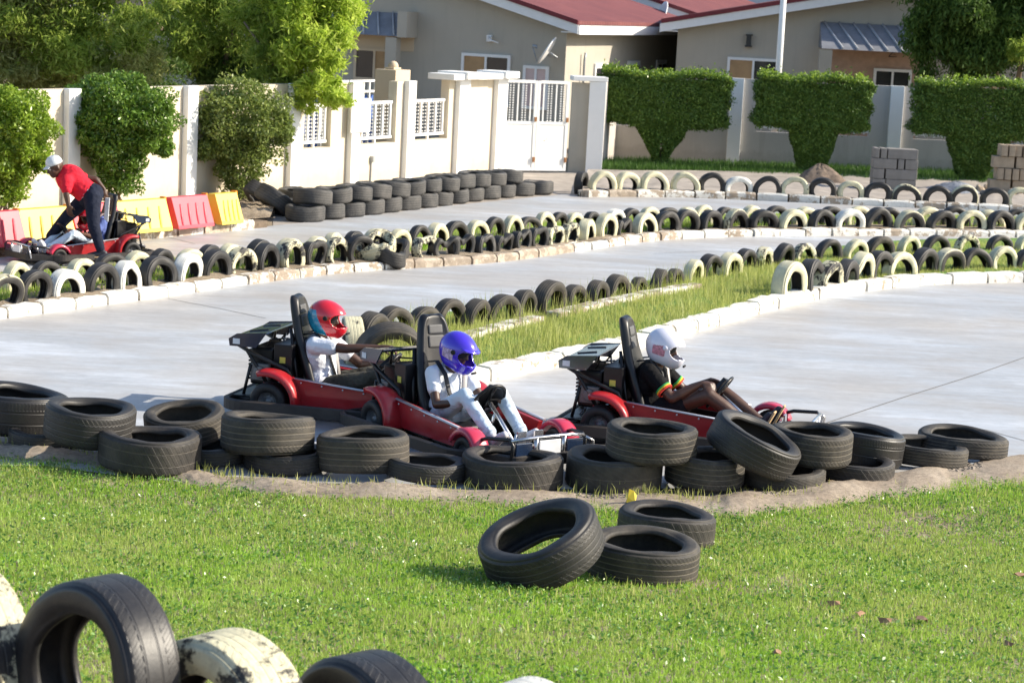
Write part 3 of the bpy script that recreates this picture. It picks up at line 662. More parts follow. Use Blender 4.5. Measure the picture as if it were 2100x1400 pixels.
explicit([(788, 860, 630, 692, 'g'), (855, 917, 626, 684, 'g'), (905, 967, 617, 673, 'g'), (960, 1028, 610, 667, 'g'), (1017, 1080, 600, 660, 'g'), (1068, 1123, 595, 649, 'g'), (1113, 1178, 578, 640, 'g'), (1175, 1220, 585, 632, 'g'), (1212, 1267, 575, 625, 'g'), (1253, 1317, 561, 611, 'g'), (1312, 1350, 567, 603, 'g'), (1342, 1392, 549, 595, 'g'), (1385, 1420, 548, 585, 'g'), (1413, 1463, 534, 575, 'c'), (1450, 1495, 521, 568, 'd'), (1488, 1533, 517, 565, 'c'), (1523, 1563, 509, 552, 'd'), (1560, 1603, 506, 548, 'o'), (1597, 1638, 499, 541, 'd'), (1637, 1690, 496, 535, 'o'), (1687, 1735, 493, 533, 'd'), (1737, 1793, 493, 531, 'c'), (1792, 1847, 481, 525, 'g'), (1848, 1907, 488, 523, 'c'), (1905, 1963, 481, 518, 'd'), (1963, 2028, 480, 516, 'o'), (2028, 2090, 480, 515, 'd'), (2088, 2150, 480, 515, 'c')],
         "the near island's far row", 'tyres standing in the far-side row of the near island', None)
rg = random.Random(2)
arch('g', G(762, 735, .0), Vector((.8, -.6, 0)), 1.05, 'black tyre standing between the red helmet and the bare tyre row', 'loose tyres at the near end of the near island', rg, 'arch', .16, 0)
arch('t', G(722, 738, .0), Vector((1, .25, 0)), 1.0, 'black tyre with cream sidewall standing just behind the red helmet', 'loose tyres at the near end of the near island', rg, 'arch_fat', .16, 0)
tyre('mid', 'rub_dust', G(797, 752, 0) + Vector((0, 0, .10)), stand(.3, .30), 'large dusty tyre leaning behind the outstretched hands of the driver in the red helmet', 'loose tyres at the near end of the near island', seed=2)
# ---- two layers along the pit wall
st = along(smoothline([G(x, y) for x, y in [(625, 452), (760, 436), (900, 418), (1010, 404), (1100, 397), (1150, 397)]]), .585)
rg = random.Random(11); pb = [p for p, d in st]; grp = 'tyres stacked in two layers beside the gate'
for i, p in enumerate(pb):
    tyre('pit', 'rub_grey', (p.x, p.y, .115), Euler((rg.uniform(-.04, .04), rg.uniform(-.04, .04), rg.uniform(0, 6))), f'grey black tyre lying {ORD[i]} from the left in the bottom layer beside the gate', grp, rg.uniform(.95, 1.04), .006, rg.randrange(3), seg=40)
back = Vector((-.45, .25, 0))
j = 0
for i in range(len(pb) - 2):
    p = pb[i].lerp(pb[i + 1], .5) + Vector((-.05, .03, 0))
    tyre('pit', 'rub_grey', (p.x, p.y, .345), Euler((rg.uniform(-.06, .06), rg.uniform(-.06, .06), rg.uniform(0, 6))), f'grey black tyre lying {ORD[j]} from the left in the top layer beside the gate', grp, rg.uniform(.95, 1.05), .006, rg.randrange(3), seg=40); j += 1
j = 0
for i in range(1, len(pb) - 1, 1):
    p = pb[i] + Vector((-.52, .27, 0))
    if rg.random() < .12: continue
    tyre('pit', 'rub_grey', (p.x, p.y, .115), Euler((rg.uniform(-.05, .05), rg.uniform(-.05, .05), 0)), f'grey black tyre lying {ORD[j]} from the left behind the stack beside the gate', grp, 1, .006, rg.randrange(3), seg=40)
    j += 1
for (x, y, z, sc, e, l) in [(566, 440, .22, 1.1, (.0, .62, .3), 'grey tyre leaning on its edge at the barrier end of the stack'), (535, 432, .2, 1.05, (.3, .8, 1), 'worn tyre propped against the last yellow barrier'), (604, 415, .11, .9, (.1, .1, 0), 'grey tyre lying loose behind the barrier end of the stack')]:
    tyre('pit', 'rub_grey', G(x, y) + Vector((0, 0, z)), Euler(e), l, grp, sc, .01, 1)
# ---- the near row of big tyres beside the track  (cx, base y, dia px, z layer, tilt euler, kind, mat)
def flat(cx, cy, kind, mat, z, e, label, sc=1.0, seed=0, lump=.0055, sag=0, group='large tyres lying along the near edge of the track'):
    """cx,cy = pixel of the tyre's centre at mid height z"""
    p = G(cx, cy, z)
    return tyre(kind, mat, p, Euler(e), label, group, sc, lump, seed, sag, seg=88)
N_ = [
 (38, 840, 'suv_fat', 'rub_bald', .20, (.07, .08, 1), 'wide black tyre at the far left end of the near row, cut by the edge', 1.12, 1),
 (184, 866, 'suv_fat', 'rub', .26, (.02, .07, 0), 'wide black tyre next to the one cut by the left edge', .98, 2),
 (98, 893, 'suv_thin', 'rub', .075, (0, 0, 0), 'thin black tyre low in the gap between the two leftmost tyres', .85, 0),
 (308, 922, 'suv', 'rub_block', .13, (.02, .02, 2), 'large black tyre standing out on the grass side of the near row', 1.09, 1),
 (378, 868, 'suv', 'rub_dust', .20, (.0, -.17, 1), 'tilted dusty tyre behind the large tyre on the grass side', .9, 0),
 (440, 925, 'suv_thin', 'rub', .075, (0, 0, 0), 'half hidden black tyre low in the gap beneath the tilted dusty tyre', .85, 0),
 (549, 888, 'suv_fat', 'rub_dust', .25, (.05, .10, 2), 'upper dusty tyre tipping towards the lawn below the rear of the red helmet kart', 1.0, 2),
 (590, 938, 'suv_thin', 'rub', .075, (0, 0, 0), 'low black tyre under the dusty tipping tyre', .95, 0),
 (744, 923, 'suv_fat', 'rub_dust', .17, (.02, .05, 3), 'tyre with a dented rim in front of the blue helmet kart rear', .98, 1),
 (872, 958, 'suv_thin', 'rub', .09, (.0, .04, 1), 'thin black tyre lying flat in front of the front wheel of the blue helmet kart', .9, 0),
 (1051, 964, 'suv', 'rub_block', .10, (.0, .02, 2), 'black tyre lying flat below the front bumper of the blue helmet kart', 1.06, 2),
 (1258, 964, 'suv', 'rub_chev', .10, (.02, .03, 1), 'tyre with chevron tread supporting the upper tyre of the near row', 1.06, 1),
 (1338, 904, 'suv', 'rub_dust', .34, (.0, .02, 0), 'upper tyre resting on the chevron tread tyre', 1.0, 0),
 (1446, 960, 'suv_fat', 'rub_dust', .14, (.0, .0, 0), 'wide tyre standing between the chevron tyre and the tilted tyre', .88, 2),
 (1548, 912, 'suv', 'rub', .33, (.12, .42, 0), 'steeply tilted tyre propped on its neighbour below the feet of the white helmet driver', 1.0, 1),
 (1662, 910, 'suv_fat', 'rub_dust', .27, (.02, .0, 1), 'large upright flat tyre behind the tilted tyre', .92, 0),
 (1605, 975, 'suv_thin', 'rub_chev', .07, (.0, .0, 0), 'thin dusty tyre on the ground beneath the tilted tyre', .95, 2),
 (1750, 958, 'suv_thin', 'rub_block', .07, (.0, .0, 1), 'knobbly edged tyre low on the dirt edge', .9, 0),
 (1772, 912, 'suv_fat', 'rub_bald', .17, (.0, .1, 0), 'smooth black tyre behind the large flat tyre', .93, 1),
 (1897, 926, 'suv_thin', 'rub_dust', .08, (.0, .05, 0), 'thin tyre lying flat, second from the right end of the near row', 1.0, 1),
 (1973, 907, 'suv_thin', 'rub_dust', .09, (.02, .02, 1), 'thin open tyre at the far right end of the near row', 1.08, 2)]
for t in N_: flat(*t[:7], t[7] if len(t) > 7 else 1, t[8] if len(t) > 8 else 0) if False else flat(t[0], t[1], t[2], t[3], t[4], t[5], t[6], t[7], t[8])
# ---- three on the lawn
g3 = 'black tyres lying on the lawn'
p = GT(1317, 1180); tyre('mid', 'rub_dust', (p.x, p.y + .0, p.z + .115), Euler((.04, .03, 0)), 'front right tyre of the three on the lawn, lying flat', g3, 1.0, .005, 1, seg=88)
p = GT(1364, 1108); tyre('mid', 'rub_block', (p.x, p.y, p.z + .10), Euler((.02, .04, 1)), 'rear tyre of the three on the lawn, furthest from the camera', g3, .98, .005, 2, seg=88)
p = GT(1108, 1190); tyre('mid', 'rub', (p.x, p.y, p.z + .215), Euler((.14, -.40, .15)), 'tyre on the lawn tipped up against its neighbour', g3, 1.1, .005, 0, seg=88)
# ---- painted tyres on the bank at the camera
gf = 'painted and black tyres standing on the bank nearest the camera'
def fore(px, py, s, mat, yaw, label, sc=1.0, tilt=0, seed=0, kind='fore'):
    d = ray(px, py); t = F_PX / s / d.dot(_F); c = Vector((0, 0, CAMZ)) + d * t
    tyre(kind, mat, c, stand(yaw, tilt, seed * 1.3), label, gf, sc, .006, seed, seg=120)
YW = R_(-44)
fore(-88, 1368, 560, 'cream_worn', YW, 'cream painted tyre cut off by the bottom left corner', 1.06, .0, 1)
fore(203, 1388, 590, 'rub_fore', YW, 'big black tyre with two tread grooves on the near bank', 1.00, .0, 2)
fore(456, 1528, 590, 'cream_worn', YW, 'cream tyre with flaking paint beside the big black tyre on the near bank', 1.10, .03, 0)
fore(756, 1570, 590, 'rub_fore', YW - .1, 'black tyre whose crown just shows on the near bank', 1.06, .0, 1)
fore(1092, 1597, 590, 'white', YW - .1, 'pale painted tyre barely showing at the bottom edge', .93, .1, 1)
# ================================================================ walls, gate, houses
def plaster(name, c, dirt, amt=.5):
    m_, n, p = NT(name)
    a = ramp(n, noise(n, 1.2, 5), [(.3, tuple(k * .92 for k in c)), (.7, c)])
    st = noise(n, 2.4, 6, .7, mapscale=(1.6, 1.6, .16)); a = mix(n, ramp(n, st, [(.52, (0, 0, 0)), (.72, (amt,) * 3)]), a, dirt)
    lo = noise(n, 5, 5, .7)
    tc = n.nodes.new('ShaderNodeTexCoord'); sx = n.nodes.new('ShaderNodeSeparateXYZ'); n.links.new(tc.outputs['Object'], sx.inputs[0])
    ad = n.nodes.new('ShaderNodeMath'); ad.operation = 'MULTIPLY_ADD'; n.links.new(lo, ad.inputs[0]); ad.inputs[1].default_value = -.5; n.links.new(sx.outputs[2], ad.inputs[2])
    a = mix(n, ramp(n, ad.outputs[0], [(0, (amt,) * 3), (.14, (0, 0, 0))]), a, dirt)      # splash dirt at the foot
    n.links.new(a, p.inputs['Base Color']); p.inputs['Roughness'].default_value = .9; bump(n, p, noise(n, 30, 4), .1, .01); return m_
M['wall_cream'] = plaster('wall_cream', (.70, .615, .475), (.46, .38, .28), .35)
M['white_paint'] = simple('white_paint', (.84, .84, .83), .7, var=.04, scale=2)
M['white_metal'] = simple('white_metal', (.80, .80, .79), .45, var=.03, scale=3)
m_, n, p = NT('gate_paint')
f = noise(n, 3.5, 7, .75); c_ = mix(n, ramp(n, f, [(.66, (0, 0, 0)), (.72, (1, 1, 1))]), (.80, .80, .78), (.42, .24, .12)); n.links.new(c_, p.inputs['Base Color']); p.inputs['Roughness'].default_value = .5; M['gate_paint'] = m_
M['rust'] = simple('rust', (.30, .14, .06), .9, var=.4, scale=30)
M['house_wall'] = plaster('house_wall', (.455, .42, .355), (.33, .30, .25), .35)
M['house_pale'] = simple('house_pale', (.62, .50, .36), .9, var=.05, scale=.8)
M['fascia'] = simple('fascia_white', (.78, .78, .78), .7, var=.04)
m_, n, p = NT('roof_red')
tc = n.nodes.new('ShaderNodeTexCoord'); wv = n.nodes.new('ShaderNodeTexWave'); wv.bands_direction = 'Y'; wv.inputs['Scale'].default_value = 1.6; n.links.new(tc.outputs['Object'], wv.inputs['Vector'])
c_ = ramp(n, noise(n, .9, 6, .7), [(.3, (.13, .03, .032)), (.7, (.20, .055, .05))]); c_ = mix(n, .35, c_, ramp(n, wv.outputs['Fac'], [(0, (.35,) * 3), (.5, (.6,) * 3)]), 'OVERLAY')
n.links.new(c_, p.inputs['Base Color']); p.inputs['Roughness'].default_value = .7; bump(n, p, wv.outputs['Fac'], .6, .03); M['roof'] = m_
M['roof_edge'] = simple('roof_edge_red', (.15, .012, .02), .5)
M['glass'] = simple('glass_dark', (.03, .03, .035), .12, var=.1, spec=.8)
M['curtain'] = simple('curtain_tan', (.42, .27, .14), .9, var=.15, scale=3)
M['pink'] = simple('shutter_pink', (.62, .48, .46), .8, var=.05)
M['slate'] = simple('canopy_slate', (.22, .23, .26), .6, var=.2, scale=3)
M['slate_light'] = simple('canopy_rib', (.42, .44, .48), .6)
M['steel'] = simple('steel_grey', (.32, .34, .36), .45, .3)
M['black_metal'] = simple('black_metal', (.02, .02, .022), .4)
H_W = 1.9
A0 = G(585, 400); A1 = G(1010, 354); dW = (A1 - A0).normalized(); nW = Vector((dW.y, -dW.x, 0))     # nW faces the track
def wall_at(px):      # point of the left wall's ground line under image column px
    lo, hi = -40.0, 20.0
    for _ in range(60):
        t = (lo + hi) / 2; x, y = PXY(A0 + dW * t)
        if x < px: lo = t
        else: hi = t
    return t
rotW = Matrix((dW, -nW, Vector((0, 0, 1)))).transposed()
def wbox(mb, t0, t1, d0, d1, z0, z1, mi=0):      # along wall t, depth d (+ towards the track)
    c = A0 + dW * ((t0 + t1) / 2) + nW * ((d0 + d1) / 2) + Vector((0, 0, (z0 + z1) / 2))
    mb.box(c, (t1 - t0, abs(d1 - d0), z1 - z0), rotW, mi)
bw = empty('boundary_wall', A0); tag(bw, 'sunlit cream boundary wall with white pilasters running up to the gate on the left', 'wall')
def rel(o, parent):
    o.parent = parent; o.matrix_parent_inverse = parent.matrix_world.inverted() if False else Matrix.Translation(-parent.location); return o
tP = [wall_at(x) for x in (-120, 128, 370, 583, 706, 820, 928, 1006)]
tP.insert(0, tP[0] - 4.2); tP.insert(0, tP[0] - 4.2); tEnd = tP[-1] + .12
# openings with grilles between pilasters 3-4, 4-5, 5-6
opens = []
for k, (xa, xb) in ((3, (610, 665)), (4, (728, 798)), (5, (838, 905))): opens.append((wall_at(xa), wall_at(xb)))
mb = MB(); z_o = .78
cur = tP[0]
for a, b in opens:
    wbox(mb, cur, a, -.09, .09, -.05, H_W); wbox(mb, a, b, -.09, .09, -.05, z_o); cur = b
wbox(mb, cur, tEnd, -.09, .09, -.05, H_W)
wo = rel(mb.build('wall_panel', M['wall_cream']), bw)
for i, t in enumerate(tP):
    mb = MB(); hw = .14 if i < 8 else .22
    wbox(mb, t - hw, t + hw, .092, .20, -.05, H_W + .012)
    if i == 4: pass
    rel(mb.build('pilaster', M['white_paint'], bevel=.006), bw)
for a, b in opens:      # each grille: frame, posts, columns of small twisted links
    mb = MB(); zb, zt = z_o + .10, 1.52
    for z in (zb, zt): wbox(mb, a + .02, b - .03, -.03, .03, z - .025, z + .025)
    k = 5
    for i in range(k): t = a + .06 + (b - a - .14) * i / (k - 1); wbox(mb, t - .022, t + .022, -.02, .02, zb + .02, zt - .02)
    wbox(mb, (a + b) / 2 - .02, (a + b) / 2 + .02, -.02, .02, z_o, zb - .02)
    for i in range(k - 1):
        for h in (.33, .66):
            t = a + .06 + (b - a - .14) * (i + h) / (k - 1)
            z = zb + .05
            while z < zt - .05:
                wbox(mb, t - .011, t + .011, -.01, .01, z, z + .026); z += .066
    rel(mb.build('grille', M['white_metal']), bw)
mb = MB()      # coping over the two gate columns
wbox(mb, tP[8] - .75, tP[9] + .35, -.24, .34, H_W + .015, H_W + .13)
for t in (tP[8], tP[9] + .02): wbox(mb, t - .3, t + .3, -.28, .4, H_W + .03, H_W + .165)
rel(mb.build('coping', M['white_paint'], bevel=.01), bw)
# second wall with arched rail top seen behind the openings
iw = empty('inner_fence', A0); tag(iw, 'low inner fence of white rods behind the wall openings', 'fence')
mb = MB()
for a, b in opens[1:]:
    for i in range(9):
        t = a - .2 + (b - a + .5) * i / 8; wbox(mb, t - .02, t + .02, -1.24, -1.2, .3, 1.82)
    wbox(mb, a - .3, b + .4, -1.25, -1.19, 1.60, 1.64); wbox(mb, a - .3, b + .4, -1.25, -1.19, 1.80, 1.84)
rel(mb.build('rail', M['white_metal']), iw)
mb = MB(); M['blue_sheet'] = simple('blue_sheet', (.06, .14, .42), .7)
wbox(mb, opens[2][0] - 2, opens[2][1] + .8, -1.75, -1.7, 0, 1.5); 
bs = rel(mb.build('blue_tarpaulin', M['blue_sheet']), bw); bs.parent = None; bs.matrix_parent_inverse = Matrix.Identity(4); tag(bs, 'blue tarpaulin hung behind the wall opening next to the gate columns', 'tarpaulin')
# loose column behind wall (finial)
mb = MB(); t = wall_at(832); wbox(mb, t - .02, t + .55, -.75, -.3, 0, 2.08); wbox(mb, t + .12, t + .40, -.62, -.42, 2.08, 2.12)
c = A0 + dW * (t + .26) + nW * -.52; mb.ball((c.x, c.y, 2.14), .1)
fc = mb.build('stone_column', M['house_pale'], bevel=.01); tag(fc, 'beige column with a small ball on top just behind the wall', 'column')
# blank white board fixed on the pilaster
mb = MB(); t = wall_at(712); wbox(mb, t - .34, t + .34, .21, .235, 1.02, 1.62)
bd = mb.build('notice_board', M['white_metal'], bevel=.006); tag(bd, 'blank white notice board fixed to the wall pilaster under the overhanging tree', 'board')
# tap post and pipe on the wall
mb = MB(); t = wall_at(749); wbox(mb, t - .012, t + .012, .095, .12, 0, .45); wbox(mb, t - .03, t + .03, .095, .16, .45, .56)
tag(mb.build('water_tap', M['steel']), 'small grey standpipe tap on the cream wall', 'tap')
# ---- gate
g0 = G(1014, 353); g1 = G(1160, 354.5); dG = (g1 - g0).normalized(); nG = Vector((dG.y, -dG.x, 0)); rotG = Matrix((dG, -nG, Vector((0, 0, 1)))).transposed(); LG = (g1 - g0).length
gt = empty('metal_gate', g0); tag(gt, 'white sheet metal gate with barred upper half, lower right corner in shadow', 'gate')
def gbox(mb, t0, t1, d, z0, z1, th=.04, mi=0):
    c = g0 + dG * ((t0 + t1) / 2) + nG * d + Vector((0, 0, (z0 + z1) / 2)); mb.box(c, (t1 - t0, th, z1 - z0), rotG, mi)
for (a, b) in ((.02, LG * .54), (LG * .545, LG - .02)):
    mb = MB(); gbox(mb, a, b, 0, .05, 1.02, .03)
    for t in (a + .03, b - .03): gbox(mb, t - .03, t + .03, .002, .04, 1.88, .05)
    for z in (.07, 1.02, 1.86): gbox(mb, a + .06, b - .06, .003, z - .03, z + .03, .045)
    if a > 1: gbox(mb, (a + b) / 2 - .03, (a + b) / 2 + .03, .004, .06, 1.84, .048)
    k = int((b - a) / .13)
    for i in range(1, k):
        t = a + (b - a) * i / k
        if i % 2: gbox(mb, t - .014, t + .014, 0, 1.05, 1.83, .02)
        else:
            z = 1.06
            while z < 1.82: gbox(mb, t - .05, t - .02, 0, z, z + .024, .014); gbox(mb, t + .02, t + .05, 0, z, z + .024, .014); z += .05
    lf = rel(mb.build('leaf', M['gate_paint']), gt)
    for z0_, z1_ in ((1.05, 1.14), (.22, .32)):
        mb = MB(); gbox(mb, b - .05 if a < .3 else b - .05, b, .04, z0_, z1_, .03); rel(mb.build('bolt', M['rust']), gt)
# ---- column right of the gate and the shaded wall
cr = empty('boundary_wall', G(1190, 340)); tag(cr, 'shaded boundary wall with white pilasters behind the clipped hedges', 'wall')
WL, W1, W2 = G(1164, 352), G(1220, 352), Vector((0, 0, 0))
W1.y = WL.y; W1 = Vector((W1.x, WL.y + .05, 0)); W3 = Vector((8.55, 49.35, 0)); W4 = Vector((15, 49.7, 0))
def seg_wall(mb, a, b, hw, z0, z1, ext=0):
    d = (b - a); L = d.length; d.normalize(); rot = Matrix((d, Vector((-d.y, d.x, 0)), Vector((0, 0, 1)))).transposed()
    c = (a + b) / 2; mb.box((c.x, c.y, (z0 + z1) / 2), (L + ext, hw * 2, z1 - z0), rot)
W1b = Vector((2.05, 49.1, 0))
pan = MB(); pf = MB(); seg_wall(pf, WL, W1, .08, -.02, 1.86); rel(pf.build('column_panel', M['house_wall']), cr)
seg_wall(pan, W1 + Vector((-.1, .1, 0)), Vector((2.05, 49.05, 0)), .08, -.02, 1.84)
seg_wall(pan, W1b, W4, .09, -.02, .80); 
def seg_px(a, b, px):
    lo, hi = 0.0, 1.0
    for _ in range(50):
        t = (lo + hi) / 2
        if PXY(a.lerp(b, t))[0] < px: lo = t
        else: hi = t
    return a.lerp(b, t)
ops = [(1240, 1440), (1545, 1775), (1865, 2075)]
cur = 1190
for a, b in ops:
    A_, B_ = seg_px(W1b, W4, cur), seg_px(W1b, W4, a); seg_wall(pan, A_, B_, .085, .80, 1.98); cur = b
seg_wall(pan, seg_px(W1b, W4, cur), W4, .085, .80, 1.98)
rel(pan.build('wall_panel', plaster('wall_cream_shaded', (.52, .49, .46), (.34, .31, .28), .45)), cr)  # cream plaster lowered and cooled, shade put into its colour
for px in (1500, 1826, 2150):
    q = seg_px(W1b, W4, px); mb = MB(); mb.box((q.x, q.y - .12, .99), (.30, .1, 2.0)); rel(mb.build('pilaster', M['white_paint'], bevel=.006), cr)
mb = MB(); mb.box((W1.x - .05, W1.y - .06, .95), (.34, .34, 1.9)); rel(mb.build('pilaster', M['white_paint'], bevel=.006), cr)
mb = MB(); seg_wall(mb, WL + Vector((-.02, -.06, 0)), W1 + Vector((.12, .0, 0)), .22, 1.905, 2.0); rel(mb.build('coping', M['white_paint'], bevel=.01), cr)
for a, b in ops:
    A_, B_ = seg_px(W1b, W4, a), seg_px(W1b, W4, b); mb = MB()
    for z in (.9, 1.2, 1.6): seg_wall(mb, A_, B_, .02, z - .02, z + .02)
    for i in range(12): q = A_.lerp(B_, (i + .5) / 12); mb.box((q.x, q.y, 1.25), (.04, .03, .8))
    rel(mb.build('grille', M['white_metal']), cr)
# ---- houses (local x along the gable, local y away from the camera)
def house(name, origin, rz, label, W, L, zl, ridge_x, zr, zrt, front, over=.45, roofmat=None, side_windows=()):
    h = empty(name, origin, rz); tag(h, label, 'house')
    mb = MB(); gp = [(0, -.2), (W, -.2), (W, zrt), (ridge_x, zr), (0, zl)]
    mb.prism(gp, 0, L); wl = mb.build('wall', M['house_wall'], h)
    def slope(x0, z0, x1, z1):
        d = Vector((x1 - x0, 0, z1 - z0)); Ln = d.length; d.normalize(); e = d * over
        return (x0, z0), (x1, z1), d
    rf = MB(); fs_ = MB(); ed = MB()
    for (xa, za, xb, zb, s) in ((0, zl, ridge_x, zr, -1), (W, zrt, ridge_x, zr, 1)):
        d = (Vector((xa - xb, 0, za - zb))).normalized(); xe, ze = xa + d.x * over, za + d.z * over
        pts = [(xb, zb + .10), (xe, ze + .10), (xe, ze + .19), (xb, zb + .19)]
        rf.prism(pts, -over, L + over)
        fs_.prism([(xb, zb - .12), (xe, ze - .12), (xe, ze + .095), (xb, zb + .095)], -over - .035, -over - .002)      # barge board
        ed.prism([(xb, zb + .10), (xe, ze + .10), (xe, ze + .21), (xb, zb + .21)], -over - .07, -over - .037)
        fs_.boxz(min(xe, xe + s * .03), max(xe, xe + s * .03), -over, L + over, ze - .13, ze + .085)
        fs_.boxz(min(xa, xe), max(xa, xe), -over + .01, L + over - .01, ze - .10, ze - .07)    # soffit
    rf.build('roof', M['roof'], h); fs_.build('fascia', M['fascia'], h); ed.build('verge_trim', M['roof_edge'], h)
    return h
def window(h, x0, x1, z0, z1, y=-.03, panes=('curtain', 'glass'), frame='white_metal', name='window'):
    mb = MB(); t = .07
    mb.boxz(x0, x1, y - .04, y + .03, z1 - t, z1); mb.boxz(x0, x1, y - .04, y + .03, z0, z0 + t); mb.boxz(x0, x0 + t, y - .04, y + .03, z0 + t, z1 - t); mb.boxz(x1 - t, x1, y - .04, y + .03, z0 + t, z1 - t)
    mb.boxz((x0 + x1) / 2 - t * .4, (x0 + x1) / 2 + t * .4, y - .038, y + .028, z0 + t, z1 - t)
    f = mb.build(name, M[frame], h)
    xm = (x0 + x1) / 2
    for i, pn in enumerate(panes):
        a = x0 + t if i == 0 else xm + t * .4; b = xm - t * .4 if i == 0 else x1 - t
        mb = MB(); mb.boxz(a, b, y - .01, y + .01, z0 + t, z1 - t)
        if pn == 'mixed': pass
        mb.build('pane', M[pn], f)
    return f
def house_pt(D, px, z=0):      # world point at distance D whose base is under column px
    return Vector(((px - 1050 + 35 - (0)) / (F_PX / D) , D, z))
FI = R_(-20)       # left house turned: gable faces slightly left, long side catches the sun
Dh = 52.0; s_h = F_PX / Dh
corner = Vector(((1160 - 1050 - 30) / s_h, Dh, 0))          # nearest right corner
Wd = 13.0; ux = Vector((math.cos(FI), math.sin(FI), 0))
h1 = house('house', corner - ux * Wd, FI, 'long beige house with dark red roof and tan curtained windows behind the gate', Wd, 10, 2.98, 6.2, 4.83, 3.0, None)
def hx(px, z=2.0):        # local x of image column on the gable plane
    lo, hi = 0.0, Wd
    for _ in range(50):
        t = (lo + hi) / 2; q = corner - ux * Wd + ux * t + Vector((0, 0, z))
        if PXY(q)[0] < px: lo = t
        else: hi = t
    return t
def hz(px, py):           # height on gable plane
    t = hx(px); q = corner - ux * Wd + ux * t
    for _ in range(1):
        s = (py - PXY(q)[1]) / (PXY(q + Vector((0, 0, 1)))[1] - PXY(q)[1])
    return s
window(h1, hx(948), hx(1048), .9, hz(1000, 112))
window(h1, hx(1075), hx(1127), .9, hz(1100, 136), panes=('pink', 'pink'))
window(h1, hx(728), hx(812), hz(770, 166), hz(770, 100), panes=('glass', 'curtain'), frame='house_pale')
# porch on the left house
x0, x1 = hx(660), hx(858); mb = MB(); z0, z1 = hz(800, 74), hz(800, 28)
pts = [(-.02, z1 + .02), (-1.3, z1 - .12), (-1.3, z0), (-.02, z0)]
mb.add([(x0, -.02, z1), (x1 - .3, -.02, z1), (x1 - .3, -.7, z0), (x0, -.7, z0), (x0, -.02, z0), (x1 - .3, -.02, z0)], [(0, 1, 2, 3)[::-1], (4, 5, 1, 0)[::-1], (3, 2, 5, 4), (1, 5, 2), (0, 3, 4)])
cp = mb.build('canopy', M['slate'], h1)
mb = MB()
for i in range(5):
    x = x0 + .3 + (x1 - x0 - .6) * i / 5; mb.tube([(x, -.06, z1 + .01), (x + .32, -.68, z0 + .03)], .025, 6)
mb.build('rib', M['slate_light'], cp)
mb = MB(); mb.boxz(x1 - .298, x1 - .05, -.7, -.002, z0 - .02, z1 + .05); mb.build('porch_end', M['house_wall'], h1)
mb = MB(); mb.boxz(hx(812), hx(834), -.68, -.4, 0, z0 - .03); mb.build('porch_pillar', M['house_wall'], h1)
mb = MB(); mb.boxz(hx(700), hx(848), -.018, -.002, hz(780, 103), z0 - .01); mb.build('porch_wall', M['house_pale'], h1)
# small details on the gable
mb = MB(); xx = hx(1003); zz = hz(1003, 80); mb.boxz(xx - .06, xx + .06, -.10, -.002, zz - .08, zz + .08); mb.tube([(xx, -.1, zz + .04), (xx + .1, -.22, zz - .04), (xx + .3, -.2, zz - .1)], .02, 6)
mb.build('wall_light', M['fascia'], h1)
# side windows (local plane x = Wd)
for y0_, y1_, zt_ in ((2.2, 3.3, 2.02), (5.0, 6.0, 2.06), (7.6, 8.5, 2.06)):
    mb = MB(); mb.boxz(Wd + .002, Wd + .05, y0_, y1_, 1.0, zt_); f = mb.build('window', M['white_metal'], h1)
    mb = MB()
    for a, b in ((y0_ + .1, (y0_ + y1_) / 2 - .05), ((y0_ + y1_) / 2 + .05, y1_ - .1)): mb.boxz(Wd + .052, Wd + .06, a, b, 1.1, zt_ - .12)
    mb.build('pane', M['glass'], f)
mb = MB(); mb.tube([(Wd + .08, 1.2, .9), (Wd + .08, 1.2, 2.1), (Wd + .1, 1.2, 2.3)], .03, 6); mb.build('vent_pipe', M['steel'], h1)
# satellite dish fixed at the gable corner
def dish(loc, R, aim, label, pole=None):
    d = empty('satellite_dish', loc); tag(d, label, 'satellite dish')
    q = Vector(aim).normalized().to_track_quat('Z', 'Y').to_matrix()
    pr = [(R * k / 8, .13 * R * (k / 8) ** 2) for k in range(9)]; pr2 = [(a, b - .03) for a, b in pr[::-1]]
    mb = MB(); mb.lathe(pr + pr2, 32, q); mb.build('reflector', M['white_metal'], d)
    mb = MB(); tip = q @ Vector((0, -R * .3, R * 1.0)); mb.tube([q @ Vector((0, -R * .95, .2 * R)), tip], .014, 6); mb.tube([tip, tip + q @ Vector((0, .05, -.1))], .045, 8); mb.build('feed_arm', M['steel'], d)
    mb = MB(); mb.tube([(0, 0, 0), q @ Vector((0, 0, -.25)), (0, .3, -.1) if pole is None else pole], .025, 8); mb.build('bracket', M['steel'], d)
    return d
q = corner - ux * .35 + Vector((-.1, -.5, 2.32)); dish(q, .38, (-.84, .10, .53), 'grey satellite dish seen edge-on at the corner of the left house')
# right house
D2 = 56.0; s2 = F_PX / D2; F2 = R_(-4); c2 = Vector(((1366 - 1050 + 32) / s2 - .55, D2, 0)); u2 = Vector((math.cos(F2), math.sin(F2), 0))
def hx2(px, z=1.9, c2=c2, u2=u2):
    lo, hi = 0.0, 16.0
    for _ in range(50):
        t = (lo + hi) / 2
        if PXY(c2 + u2 * t + Vector((0, 0, z)))[0] < px: lo = t
        else: hi = t
    return t
def hz2(px, py):
    q = c2 + u2 * hx2(px); return (py - PXY(q)[1]) / (PXY(q + Vector((0, 0, 1)))[1] - PXY(q)[1])
z2 = hz2(1372, 50) - .02
h2 = house('house', c2, F2, 'beige house with striped slate porch canopy behind the right hedges', 16, 11, z2, 8.6, z2 + 8.6 * .205, z2 + .2, None)
window(h2, hx2(1490), hx2(1597), .8, hz2(1540, 120), panes=('curtain', 'glass'))
